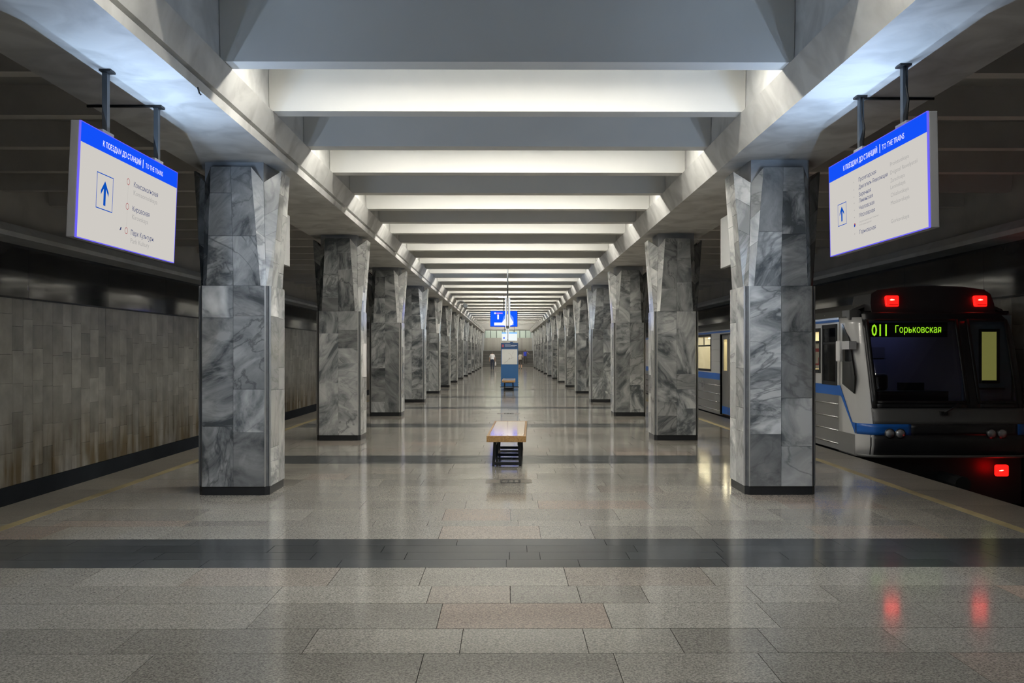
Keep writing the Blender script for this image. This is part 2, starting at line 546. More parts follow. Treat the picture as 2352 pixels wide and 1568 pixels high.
# track walls
def track_wall(s, nm, label):
    x = s * WALL
    w = struct(box(nm, min(x, x + s * .3), max(x, x + s * .3), Y0, 110, -1.75, ZC, M['mortar']), label)
    def part(o):
        o.location = Vector(o.location) - w.location; return o
    T = .035
    xi = x - s * T
    if s < 0:
        cols = []
        y = 13.2
        while y < 24.6:
            wd = RNG.choice((.30, .33, .33, .36)); cols.append((y, y + wd)); y += wd
    else:
        cols = []; y = 13.2
    def cells(mb_or_none, y0, y1):
        z = -.65
        z += 0
        zz = [z]
        z += RNG.uniform(.25, .7)
        while z < 2.6 - .25:
            zz.append(z); z += RNG.choice((.42, .5, .58, .62, .7))
        zz.append(2.6)
        for z0, z1 in zip(zz[:-1], zz[1:]):
            g = .003
            pr = RNG.uniform(0, .004)
            if mb_or_none is None:
                part(box('wall_tile', min(x, xi - s * pr), max(x, xi - s * pr), y0 + g, y1 - g, z0 + g, z1 - g, M['wall_tile'], w))
            else:
                mb_or_none.box(min(x, xi - s * pr), max(x, xi - s * pr), y0 + g, y1 - g, z0 + g, z1 - g)
    for y0, y1 in cols:
        cells(None, y0, y1)
    mb = MB()
    yy = Y0
    while yy < 13.2 - .01:
        cells(mb, yy, min(yy + .33, 13.2)); yy += .33
    while y < 106:
        cells(mb, y, y + .33); y += .33
    part(stuff(mb.build('distant_wall_tiles', M['wall_tile_far'], w)))
    part(box('dark_base', min(x, x - s * .05), max(x, x - s * .05), Y0, 110, -1.45, -.655, M['wall_base'], w))
    # dark polished frieze panels between tile and cornice
    y = Y0
    while y < 106:
        part(box('frieze_panel', min(x, x - s * .05), max(x, x - s * .05), y + .004, min(y + 3.0, 110) - .004, 2.605, 3.60, M['frieze'], w)); y += 3.0
    mbc = MB()
    prof = [(x, 3.52), (x - s * .45, 3.56), (x - s * .45, 3.64), (x - s * .30, 3.80), (x, 3.80)]
    mbc.prism(prof, 'y', Y0, 110)
    part(mbc.build('cornice', M['cornice'], w))
    part(box('upper_wall', min(x, x - s * .03), max(x, x - s * .03), Y0, 110, 3.80, ZC - .02, M['track_ceiling'], w))
    part(box('ledge_trim', min(x, x - s * .07), max(x, x - s * .07), Y0, 110, 2.585, 2.615, M['black'], w))
    return w
track_wall(-1, 'wall_left', 'grey tiled track wall with black frieze on the left')
track_wall(1, 'wall_right', 'grey tiled track wall with black frieze behind the train')
struct(box('wall_back', -WALL - .3, WALL + .3, Y0 - .3, Y0, -1.75, ZC + .3, M['white_beam']), 'end wall behind the viewpoint')
struct(box('wall_front_left', -WALL, -2.85, Y1 + 1.0, Y1 + 1.3, -1.45, ZC, M['core']), 'end wall left of the stairs')
struct(box('wall_front_right', 2.95, WALL, Y1 + 1.0, Y1 + 1.3, -1.45, ZC, M['core']), 'end wall right of the stairs')

# ceiling
ceiling = struct(box('ceiling', -WALL, WALL, Y0, Y1 + .4, ZC, ZC + .3, M['white_beam']), 'coffered ceiling of white painted cross beams')
def on_ceiling(o):
    o.location = Vector(o.location) - ceiling.location
    return o
ny = int((Y1 - BEAM_Y) / BEAM_P)
beams = []
for k in range(-7, ny + 1):
    y = BEAM_Y + k * BEAM_P
    beams.append(y)
    b = MB().prism([(y, BEAM_Z), (y + .2, BEAM_Z), (y + .23, ZC), (y - .03, ZC)], 'x', -2.5, 2.5).build('cross_beam', M['white_beam'], ceiling)
    on_ceiling(b)
for s in (-1, 1):
    zs = SOF[s]
    inn = 2.59
    if s < 0:
        prof = [(s * inn, zs), (s * 2.575, 3.925), (s * 2.61, 3.93), (s * 2.61, 3.955), (s * 2.56, 3.96), (s * 2.46, 4.175), (s * 2.505, 4.185), (s * 2.505, ZC), (s * 3.73, ZC), (s * 3.73, zs)]
    else:
        prof = [(s * inn, zs), (s * 2.46, 4.175), (s * 2.505, 4.185), (s * 2.505, ZC), (s * 3.73, ZC), (s * 3.73, zs)]
    on_ceiling(MB().prism(prof, 'y', Y0, Y1 + 1.0).build('longitudinal_beam', M['long_beam'], ceiling))
    # ribs and slab over the track
    for k in range(-8, 68):
        y = 8.2 + k * 1.5
        on_ceiling(MB().prism([(y, 4.39), (y + .16, 4.39), (y + .2, ZC), (y - .04, ZC)], 'x', min(s * 3.73, s * WALL), max(s * 3.73, s * WALL)).build('track_rib', M['rib'], ceiling))
    on_ceiling(box('track_slab', min(s * 3.74, s * WALL), max(s * 3.74, s * WALL), Y0, 110, ZC - .02, ZC, M['track_ceiling'], ceiling))

on_ceiling(MB().tube([(-2.585, 7.0, 3.86), (-2.57, 7.0, 3.81), (-2.56, 7.01, 3.80)], .007, 6).build('cable_hook', M['black'], ceiling))
# tube lamps in every second coffer, tucked up behind the beams
for k in range(-1, int((Y1 - BEAM_Y) / 3.0) + 1):
    y = BEAM_Y + 3.0 * k + .47
    t = thing('coffer_lamp', 'long fluorescent lamp hidden up in a lit ceiling coffer', 'lamp', (0, y, ZC - .005), group='lamps hidden in every second ceiling coffer')
    MB().box(-2.1, 2.1, -.11, .11, -.03, 0).box(-2.1, 2.1, -.11, -.095, -.085, -.03).box(-2.1, 2.1, .095, .11, -.085, -.03).build('lamp_body', M['lamp_body'], t)
    box('tube', -2.09, 2.09, -.09, .09, -.05, -.032, M['tube'], t)

# end stairs, landing and glazed lobby
st = struct(thing('staircase', 'wide stone stairs rising at the far end of the hall', 'stairs', (0, Y1, 0)))
del st['category']
mstep = flat('unlit_step_stone', (.16, .155, .14), .5, noise=.2, nscale=3)  # lower flight darkened: its lack of light is put into the colour
mstep2 = flat('lit_step_stone', (.36, .35, .32), .5, noise=.2, nscale=3)  # paler tone for the upper flight, its light put into the colour
mnose = flat('step_nosing', (.05, .05, .05), .5)
for i in range(11):
    z = .168 * (i + 1)
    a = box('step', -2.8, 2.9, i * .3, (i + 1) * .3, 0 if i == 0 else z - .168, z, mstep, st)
    nb = box('nosing', -2.8, 2.9, i * .3 - .012, i * .3 + .03, z - .05, z + .002, mnose, a); nb.location = Vector(nb.location) - a.location
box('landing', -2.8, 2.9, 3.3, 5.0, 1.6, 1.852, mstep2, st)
box('landing_edge', -2.8, 2.9, 3.27, 3.33, 1.80, 1.90, M['white_beam'], st)
for i in range(9):
    z = 1.852 + .172 * (i + 1)
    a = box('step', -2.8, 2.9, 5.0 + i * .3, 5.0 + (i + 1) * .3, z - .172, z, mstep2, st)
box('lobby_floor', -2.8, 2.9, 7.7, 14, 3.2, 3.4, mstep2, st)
box('side_wall', -3.05, -2.8, 0, 14, 0, 6.4, M['core'], st)
box('side_wall', 2.9, 3.15, 0, 14, 0, 6.4, M['core'], st)
box('lobby_back', -3.0, 3.1, 13.6, 13.9, 3.4, 6.4, M['white_beam'], st)
box('lobby_roof', -3.0, 3.1, .4, 14, 6.1, 6.4, M['white_beam'], st)
box('lintel', -3.0, 3.1, 0.0, .4, 4.10, 6.4, M['white_beam'], st)
mgl = glass('lobby_glass', (.88, .95, .92), .95)
mfr = flat('lobby_frame', (.10, .13, .12), .5)
for i in range(8):
    x0 = -2.8 + i * .7125
    p = box('glass_pane', x0 + .05, x0 + .68, 9.0, 9.02, 3.4, 5.2, mgl, st)
    box('mullion', x0 - .03, x0 + .05, 8.95, 9.07, 3.4, 5.2, mfr, st)
lb = thing('lobby_fill_lamp', 'unseen lamp added to light the glazed lobby above the far stairs', 'lamp', (0.05, Y1 + 10.8, 6.08))  # added lamp, brightens the lobby behind the glass
box('tube', -2.2, 2.2, -.1, .1, -.06, 0, M['tube'], lb)
lb = thing('stair_fill_lamp', 'unseen lamp added to brighten the far stairs, above the middle landing', 'lamp', (0.05, Y1 + 4.6, 6.08))  # added lamp, brightens the steps below it
box('tube', -2.2, 2.2, -.1, .1, -.06, 0, M['tube'], lb)

# ------------------------------------------------------------------ pillars
ORD = ['nearest', 'second', 'third', 'fourth', 'fifth', 'sixth', 'seventh', 'eighth', 'ninth', 'tenth', 'eleventh', 'twelfth', 'thirteenth', 'fourteenth']
def lerp(a, b, t):
    return Vector(a) * (1 - t) + Vector(b) * t
def bil(q, u, v):
    return lerp(lerp(q[0], q[1], u), lerp(q[3], q[2], u), v)

def pillar(n, s):
    rng = random.Random(100 * n + (3 if s < 0 else 57))
    near = n < 8
    nm = 'left row' if s < 0 else 'right row'
    if n == 0:
        lab = 'nearest marble pillar of the left row, under the direction sign' if s < 0 else 'nearest marble pillar of the right row, in front of the train'
    else:
        lab = '%s marble pillar from the front in the %s' % (ORD[n], nm)
    t = thing('marble_pillar', lab, 'pillar', (s * COLX, COLY + n * PITCH, 0), group='marble pillars along the platform')
    top = SOF[s]
    def P(i, d, z):                      # i: towards the hall, d: away from the camera
        return (-s * i, d, z)
    joined, joined_l = MB(), MB()
    TH = .022
    def slab(q, name='marble_slab', light=False):
        q = [P(*p) for p in q]
        if s > 0:                        # keep corners counter-clockwise after mirroring
            q = [q[1], q[0], q[3], q[2]]
        if near:
            MB().quad_slab(q, TH).build(name, M['marble_hall_lit' if light else 'marble'], t)
        else:
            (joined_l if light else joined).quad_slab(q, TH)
    def field(q, ucuts, vcuts, g=.0016, light=False):
        """q: corners (left-bottom, right-bottom, right-top, left-top) in (i,d,z)"""
        w = (Vector(q[1]) - Vector(q[0])).length; h = (Vector(q[3]) - Vector(q[0])).length
        for k in range(len(ucuts) - 1):
            vc = vcuts[k]
            for j in range(len(vc) - 1):
                u0, u1 = ucuts[k] + g / w, ucuts[k + 1] - g / w
                v0, v1 = vc[j] + g / h, vc[j + 1] - g / h
                slab([bil(q, u0, v0), bil(q, u1, v0), bil(q, u1, v1), bil(q, u0, v1)], light=light)
    def cuts(k, lo=.5):
        c = [0]
        a = sorted(rng.uniform(.08, .92) for _ in range(k))
        for x in a:
            if x - c[-1] > .11 and 1 - x > .08:
                c.append(x)
        return c + [1]
    zb, zm, zt = .10, 2.42, 3.775
    I, D, CH = .42, .355, .06
    MB().box(-.338, .338, -.312, .312, 0, top).build('core', M['core'], t)
    # front (towards the camera) and back: orientation is for s<0, where +i = +x
    f = [(-I + CH, -D, zb), (I - CH, -D, zb), (I - CH, -D, zm), (-I + CH, -D, zm)]
    if n == 0 and s < 0:
        vc = [[0, .30, .84, 1], [0, .27, .485, .85, 1]]
    elif n == 0:
        vc = [[0, .20, .44, .77, 1], [0, .26, 1]]
    elif n == 1 and s < 0:
        vc = [[0, .42, .82, 1], [0, .20, .47, .58, .70, .85, 1]]
    else:
        vc = [cuts(rng.randint(2, 4)), cuts(rng.randint(2, 5))]
    field(f, [0, .5, 1], vc)
    if near:
        slab([(I - CH, D, zb), (-I + CH, D, zb), (-I + CH, D, zm), (I - CH, D, zm)], 'rear_cladding')
    # hall side
    hs = [(I, -D + CH, zb), (I, D - CH, zb), (I, D - CH, zm), (I, -D + CH, zm)]
    field(hs, [0, .55, 1], [cuts(rng.randint(3, 6)), cuts(rng.randint(3, 6))], light=True)  # paler slabs carry the hall light in their colour
    # track side
    ts = [(-I, D - CH, zb), (-I, -D + CH, zb), (-I, -D + CH, zm), (-I, D - CH, zm)]
    field(ts, [0, 1], [cuts(3)])
    # plinth with cut corners
    o = .012
    pl = [(-I + o, -D + CH), (-I + CH, -D + o), (I - CH, -D + o), (I - o, -D + CH), (I - o, D - CH), (I - CH, D - o), (-I + CH, D - o), (-I + o, D - CH)]
    pl = [(-s * a, b) for a, b in pl]
    if s > 0:
        pl = pl[::-1]
    MB().prism(pl, 'z', 0, zb).build('plinth', M['plinth'], t)
    # corner profiles: steel fillets either side of a dark recess
    for si in (-1, 1):
        for sd in (-1, 1):
            mb = MB()
            a, b = (si * (I - CH), sd * (D - .004)), (si * (I - .004), sd * (D - CH))
            for (u0, u1) in ((.0, .2), (.78, 1.0)):
                p0 = (a[0] + (b[0] - a[0]) * u0, a[1] + (b[1] - a[1]) * u0)
                p1 = (a[0] + (b[0] - a[0]) * u1, a[1] + (b[1] - a[1]) * u1)
                q = [P(*p0, zb), P(*p1, zb), P(*p1, zm), P(*p0, zm)]
                mb.quad_slab(q if si * sd * -s < 0 else [q[1], q[0], q[3], q[2]], .012)
            mb.build('corner_strip', M['steel'], t)
            mb = MB()
            p0 = (si * (I - CH - .004), sd * (D - .024)); p1 = (si * (I - .024), sd * (D - CH - .004))
            q = [P(*p0, zb), P(*p1, zb), P(*p1, zm), P(*p0, zm)]
            mb.quad_slab(q if si * sd * -s < 0 else [q[1], q[0], q[3], q[2]], .012)
            mb.build('corner_recess', M['dark_marble'], t)
    # flared head: four leaning panels and two facets in each corner
    IB, IT, DB, DT = I - .01, I + .092, D - .01, D + .085
    fw0, fw1, sw0, sw1 = .31, .228, .235, .19
    fr = [(-fw0, -DB, zm), (fw0, -DB, zm), (fw1, -DT, zt), (-fw1, -DT, zt)]
    field(fr, [0, .5, 1], [cuts(rng.randint(1, 3)), cuts(rng.randint(1, 3))] if n else ([[0, .42, .78, 1], [0, .42, 1]] if s < 0 else [[0, .44, .80, 1], [0, .46, 1]]))
    if near:
        slab([(fw0, DB, zm), (-fw0, DB, zm), (-fw1, DT, zt), (fw1, DT, zt)], 'rear_cladding')
    hd = [(IB, -sw0, zm), (IB, sw0, zm), (IT, sw1, zt), (IT, -sw1, zt)]
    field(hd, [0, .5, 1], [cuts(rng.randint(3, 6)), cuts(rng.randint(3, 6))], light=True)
    field([(-IB, sw0, zm), (-IB, -sw0, zm), (-IT, -sw1, zt), (-IT, sw1, zt)], [0, 1], [cuts(2)])
    zv = 3.62
    for si in (-1, 1):
        for sd in (-1, 1):
            if sd > 0 and not near:
                continue
            A0, A1 = (si * fw0, sd * DB, zm), (si * fw1, sd * DT, zt)
            B0, B1 = (si * IB, sd * sw0, zm), (si * IT, sd * sw1, zt)
            V0, V1 = (si * .366, sd * .302, zm), (si * .340, sd * .314, zv)
            qa, qb = [A0, V0, V1, A1], [V0, B0, B1, V1]
            if si * sd > 0:
                qa = [V0, A0, A1, V1]; qb = [B0, V0, V1, B1]
            for q in (qa, qb):
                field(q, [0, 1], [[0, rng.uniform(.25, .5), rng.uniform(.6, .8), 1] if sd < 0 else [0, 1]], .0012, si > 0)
    if not near:
        joined.build('cladding', M['marble_joined'], t)
        joined_l.build('hall_cladding', M['marble_hall_lit_joined'], t)
    return t

M['dark_marble'] = flat('corner_recess_stone', (.11, .115, .12), .3, noise=.3, nscale=9)
NCOL = 14
for n in range(NCOL):
    for s in (-1, 1):
        pillar(n, s)

# ------------------------------------------------------------------ hanging direction signs
def ring(name, cx, cz, r, w, mat, parent, y, seg=20):
    mb = MB()
    for k in range(seg):
        a0, a1 = 2 * PI * k / seg, 2 * PI * (k + 1) / seg
        pts = [(cx + math.cos(a) * q, y, cz + math.sin(a) * q) for a, q in ((a0, r - w), (a1, r - w), (a1, r), (a0, r))]
        mb.add(pts, [(0, 1, 2, 3)])
    return mb.build(name, mat, parent)

def disc(name, cx, cz, r, mat, parent, y, seg=20):
    mb = MB()
    mb.add([(cx + math.cos(2 * PI * k / seg) * r, y, cz + math.sin(2 * PI * k / seg) * r) for k in range(seg)], [tuple(range(seg))])
    return mb.build(name, mat, parent)

def arrow(cx, z0, z1, w, parent, y, mat):
    """plain up arrow with swept barbs"""
    h = z1 - z0
    p = [(0, 1), (.5, .58), (.5, .40), (.14, .68), (.14, 0), (-.14, 0), (-.14, .68), (-.5, .40), (-.5, .58)]
    vs = [(cx + a * w, y, z0 + b * h) for a, b in p]
    f = [(0, 3, 1), (1, 3, 2), (0, 8, 6), (8, 7, 6), (0, 6, 3), (3, 6, 5, 4)]
    return mesh_obj('arrow', vs, f, mat, parent)

def outline(x0, x1, z0, z1, w, parent, y, mat, sides=True):
    mb = MB()
    rects = [(x0, x1, z0, z0 + w), (x0, x1, z1 - w, z1)]
    if sides:
        rects += [(x0, x0 + w, z0 + w, z1 - w), (x1 - w, x1, z0 + w, z1 - w)]
    for a, b, c, d in rects:
        mb.add([(a, y, c), (b, y, c), (b, y, d), (a, y, d)], [(0, 1, 2, 3)])
    return mb.build('arrow_frame', mat, parent)

def sign_light(parent, L, H, y, watts, colr=(.52, .71, 1.0)):
    """added light for a backlit face: a grid of unseen bare lamps hung before it"""
    nx = max(2, round(L / .45))
    for i in range(nx):
        for j in (-1, 1):
            ld = bpy.data.lights.new('sign_fill_lamp', 'POINT')
            ld.shadow_soft_size = 0
            ld.energy = watts / (2 * nx); ld.color = colr
            lo = bpy.data.objects.new('sign_fill_lamp', ld)
            link(lo, parent)
            lo.location = (-L / 2 + L * (i + .5) / nx, y * 1.0 + (-.05 if y < 0 else .05), j * H * .25)

def sign_body(t, L, H, T, both=False):
    bevel(box('housing', -L / 2, L / 2, -T / 2, T / 2, -H / 2, H / 2, M['sign_housing'], t), .006)
    for sd in ((-1, 1) if both else (-1,)):
        y0 = sd * T / 2
        d = box('display', -L / 2 + .006, L / 2 - .006, min(y0, y0 + sd * .012), max(y0, y0 + sd * .012), -H / 2 + .006, H / 2 - .006, M['sign_face'], t)
        mb = MB()
        e = .006
        ya, yb = min(y0, y0 + sd * .014), max(y0, y0 + sd * .014)
        mb.box(-L / 2, -L / 2 + e, ya, yb, -H / 2, H / 2).box(L / 2 - e, L / 2, ya, yb, -H / 2, H / 2)
        mb.box(-L / 2 + e, L / 2 - e, ya, yb, -H / 2, -H / 2 + e).box(-L / 2 + e, L / 2 - e, ya, yb, H / 2 - e, H / 2)
        mb.build('edge_glow', M['sign_edge'], t)
        hy = y0 + sd * .0125
        h = box('header_band', -L / 2 + .006, L / 2 - .006, min(hy, hy + sd * .001), max(hy, hy + sd * .001), H / 2 - .15, H / 2 - .006, M['sign_blue'], t)

def sign_posts(t, xs, H, length, tilt, conduit=0):
    for i, x in enumerate(xs):
        p = box('post', x - .022, x + .022, -.02, .02, H / 2 - .02, H / 2 + length, M['dark_grey'], t)
        c = Vector(p.location); p.rotation_euler.x = -tilt
        p.location = (c.x, c.y - math.sin(tilt) * (length / 2) * 0, c.z)
        br = box('bracket', x - .09, x + .09, -.03, .03, H / 2, H / 2 + .03, M['sign_housing'], t)
        mb = MB().tube([(x + .03, .0, H / 2 + .02), (x + .05, .01, H / 2 + length * .4), (x + .028, .0, H / 2 + length * .7), (x + .03, 0, H / 2 + length)], .008, 6)
        mb.build('cable', M['black'], t, True)
        fl = box('ceiling_flange', x - .045, x + .045, -.045, .045, H / 2 + length - .015, H / 2 + length, M['black'], t)

# left sign
zl0, zl1 = EYE + .84, EYE + 1.692
L, H, T = 1.785, zl1 - zl0, .065
tilt = math.radians(2.4)
t = thing('direction_sign', 'backlit direction sign listing three stations, hanging in the left pillar row', 'sign', (-3.165, 7.0, (zl0 + zl1) / 2), (tilt, 0, PI / 2), 'direction signs hung along the platform')
sign_body(t, L, H, T)
fy = -T / 2 - .0135
X = lambda u: u - L / 2
Z = lambda d: H / 2 - d
ty = -T / 2 - .0136
text_mesh('header_lettering', 'К ПОЕЗДАМ ДО СТАНЦИЙ', .665, .042, M['ink_white'], t, X(.335), Z(.108), ty, .012)
text_mesh('header_lettering', 'TO THE TRAINS', .36, .042, M['ink_white'], t, X(1.09), Z(.108), ty)
box('header_divider', X(1.038), X(1.044), fy - .002, fy, Z(.122), Z(.05), M['ink_white'], t)
outline(X(.265), X(.53), Z(.59), Z(.315), .007, t, fy, M['ink_blue'])
arrow(X(.397), Z(.555), Z(.365), .125, t, fy, M['ink_blue'])
for (d, ru, en, w1, w2, u) in ((.29, 'Комсомольская', 'Komsomolskaya', .48, .47, .885), (.492, 'Кировская', 'Kirovskaya', .33, .31, .875), (.692, 'Парк Культуры', 'Park Kultury', .45, .36, .865)):
    ring('station_marker', X(.785), Z(d), .027, .005, M['ink_red'], t, fy)
    text_mesh('station_lettering', ru, w1, .042, M['ink_navy'], t, X(u), Z(d + .022), ty)
    text_mesh('station_lettering', en, w2, .040, M['ink_grey'], t, X(u), Z(d + .088), ty)
mb = MB()
for a, b in ((.32, .463), (.522, .663)):
    mb.add([(X(.784), fy, Z(b)), (X(.786), fy, Z(b)), (X(.786), fy, Z(a)), (X(.784), fy, Z(a))], [(0, 1, 2, 3)])
mb.build('route_line', M['ink_grey'], t)
mesh_obj('train_icon', [(X(.665), fy, Z(.705)), (X(.69), fy, Z(.70)), (X(.70), fy, Z(.672)), (X(.68), fy, Z(.68))], [(0, 1, 2, 3)], M['ink_navy'], t)
sign_posts(t, (X(.45), X(1.40)), H, SOF[-1] - zl1 - .002, tilt)
sign_light(t, L * .96, H * .9, -T / 2 - .03, SIGN_W)
cd = MB().tube([(-3.17, 7.47, SOF[-1] - .012), (-3.74, 7.47, SOF[-1] - .012)], .012, 8).build('cable_conduit', M['black'], None, True)
tag(cd, 'thin black cable conduit under the beam behind the left direction sign', 'conduit')

# right sign
zr0, zr1 = EYE + .905, EYE + 1.752
L, H, T = 1.86, zr1 - zr0, .065
tilt = math.radians(1.0)
t = thing('direction_sign', 'backlit direction sign listing seven stations, hanging in the right pillar row before the train', 'sign', (3.095, 6.99, (zr0 + zr1) / 2), (tilt, 0, -PI / 2), 'direction signs hung along the platform')
sign_body(t, L, H, T)
text_mesh('header_lettering', 'К ПОЕЗДАМ ДО СТАНЦИЙ', .695, .043, M['ink_white'], t, X(.345), Z(.108), ty, .012)
text_mesh('header_lettering', 'TO THE TRAINS', .38, .043, M['ink_white'], t, X(1.13), Z(.108), ty)
box('header_divider', X(1.085), X(1.091), fy - .002, fy, Z(.122), Z(.05), M['ink_white'], t)
outline(X(.2), X(.395), Z(.593), Z(.392), .006, t, fy, M['ink_blue'], True)
arrow(X(.29), Z(.556), Z(.42), .1, t, fy, M['ink_blue'])
rows = (('Пролетарская', 'Proletarskaya', .272, .345, .31), ('Двигатель Революции', 'Dvigatel Revolyutsii', .338, .555, .44),
        ('Заречная', 'Zarechnaya', .402, .24, .24), ('Ленинская', 'Leninskaya', .455, .275, .25), ('Чкаловская', 'Chkalovskaya', .517, .30, .30),
        ('Московская', 'Moskovskaya', .58, .31, .31), ('Горьковская', 'Gorkovskaya', .725, .32, .30))
for ru, en, d, w1, w2 in rows:
    text_mesh('station_lettering', ru, w1, .034, M['ink_navy'], t, X(.668), Z(d), ty)
    text_mesh('station_lettering', en, w2, .032, M['ink_grey'], t, X(1.268), Z(d), ty)
    disc('station_marker', X(.565), Z(d - .015), .006, M['ink_grey'], t, fy, 10)
for d, w1 in ((.628, .38), (.655, .24)):
    text_mesh('note_lettering', 'пересадка на линию' if w1 > .3 else 'станция', w1, .014, M['ink_grey'], t, X(.668), Z(d), ty)
disc('interchange_marker', X(.57), Z(.632), .016, M['ink_red'], t, fy, 14)
disc('interchange_marker', X(.566), Z(.638), .012, M['ink_blue'], t, fy - .001, 14)
sign_posts(t, (X(.62), X(1.42)), H, SOF[1] - zr1 - .002, tilt)
sign_light(t, L * .96, H * .9, -T / 2 - .03, SIGN_W)
cd = MB().tube([(3.09, 7.33, SOF[1] - .012), (3.74, 7.33, SOF[1] - .012)], .012, 8).build('cable_conduit', M['black'], None, True)
tag(cd, 'thin black cable conduit under the beam behind the right direction sign', 'conduit')

# unlit sign boards hung just behind the first pillars
for s, lab in ((-1, 'pale sign board edge showing behind the nearest left pillar'), (1, 'pale sign board edge showing behind the nearest right pillar')):
    t = thing('hanging_board', lab, 'sign', (s * 3.08, 11.55, 3.20), group='unlit boards behind the first pillars')
    bevel(box('board', -.03, .03, -.55, .20 if s < 0 else .44, -.35, .36, flat('board_grey_white', (.55, .56, .56), .45), t), .005)
    for y in (-.4, .1):
        box('post', -.018, .018, y - .018, y + .018, .35, SOF[s] - 3.20 - .001, M['dark_grey'], t)

# double signs along the axis of the hall, seen end on
def axis_sign(y0, L, lab):
    z0, z1 = EYE + .83, EYE + 1.70
    H = z1 - z0
    t = thing('double_sign', lab, 'sign', (0, y0 + L / 2, (z0 + z1) / 2), (0, 0, PI / 2), 'double-sided signs over the hall axis')
    for sd in (-1, 1):
        ya, yb = sorted((sd * .012, sd * .062))
        box('housing', -L / 2, L / 2, ya, yb, -H / 2, H / 2, M['sign_housing'], t)
        ya, yb = sorted((sd * .062, sd * .072))
        box('display', -L / 2 + .01, L / 2 - .01, ya, yb, -H / 2 + .01, H / 2 - .01, M['sign_bright'], t)
        ya, yb = sorted((sd * .072, sd * .073))
        box('header_band', -L / 2 + .01, L / 2 - .01, ya, yb, H / 2 - .15, H / 2 - .01, M['sign_blue'], t)
    box('foot_bar', -L / 2, L / 2, -.05, .05, -H / 2 - .035, -H / 2, M['dark_grey'], t)
    for x in (-L / 2 + .12, L / 2 - .12):
        MB().tube([(x, 0, H / 2), (x, 0, ZC - (z0 + z1) / 2)], .022, 8).build('hanging_rod', M['dark_grey'], t, True)
    return t
axis_sign(26.2, 1.8, 'grey double-sided sign seen end on, hanging from a rod over the first bench')
axis_sign(54.3, 1.8, 'farther double-sided sign seen end on, above the blue map stele')

# far lit sign across the hall
t = thing('far_sign', 'white backlit sign with blue top edge before the far stairs', 'sign', (.18, 82.0, EYE + 1.55))
bevel(box('housing', -.76, .76, -.03, .05, -.42, .42, M['sign_housing'], t), .006)
box('display', -.75, .75, -.045, -.03, -.41, .41, lit('far_sign_face', (.80, .86, .86), 1.0), t)
box('header_band', -.75, .75, -.047, -.045, .28, .41, lit('far_sign_blue', (.2, .5, .95), 1.0), t)
box('blue_emblem', -.60, -.47, -.047, -.045, -.22, -.07, M['sign_blue'], t)
for x in (-.5, .5):
    box('post', x - .02, x + .02, -.02, .02, .42, ZC - EYE - 1.55 + .001, M['dark_grey'], t)

# blue advertising screen
ys = 38.0
t = thing('video_screen', 'blue video screen with a white numeral hanging above the hall', 'screen', (-.17, ys, EYE + 1.52))
bevel(box('housing', -.62, .62, -.03, .05, -.36, .36, M['black'], t), .008)
scr = box('display', -.605, .605, -.034, -.03, -.345, .345, lit('screen_blue', (.006, .085, 1.0), 1.15), t)
mw, mp_, mc = lit('screen_white', (.9, .9, 1.0), 1.0), lit('screen_pink', (.75, .3, .75), 1.0), lit('screen_halo', (.16, .30, 1.0), 1.0)
text_mesh('numeral', '1', .075, .2, mw, t, -.30, -.01, -.036, .03)
disc('emblem', -.40, .255, .04, mw, t, -.036)
box('caption', -.34, -.06, -.0365, -.036, .235, .275, mp_, t)
box('text_block', -.44, .0, -.0365, -.036, -.30, -.17, mw, t)
mesh_obj('halo', [(-.12, -.0350, -.26), (.45, -.0350, -.28), (.43, -.035, .05), (.30, -.035, .2), (.14, -.035, .24), (0, -.035, .12)], [(0, 1, 2, 3, 4, 5)], mc, t)
mesh_obj('white_figure', [(-.08, -.036, -.16), (.10, -.036, .08), (.16, -.036, .20), (.24, -.036, .20), (.30, -.036, .06), (.43, -.036, -.16), (.38, -.036, -.28), (.26, -.036, -.31), (.0, -.036, -.31)], [tuple(range(9))], mw, t)
box('mount_rod', -.02, .02, 0, .04, .36, ZC - EYE - 1.52 + .001, M['black'], t)
box('mount_bracket', -.24, .10, -.04, .08, BEAM_Z - EYE - 1.52 - .06, BEAM_Z - EYE - 1.52 - .001, M['lamp_body'], t)

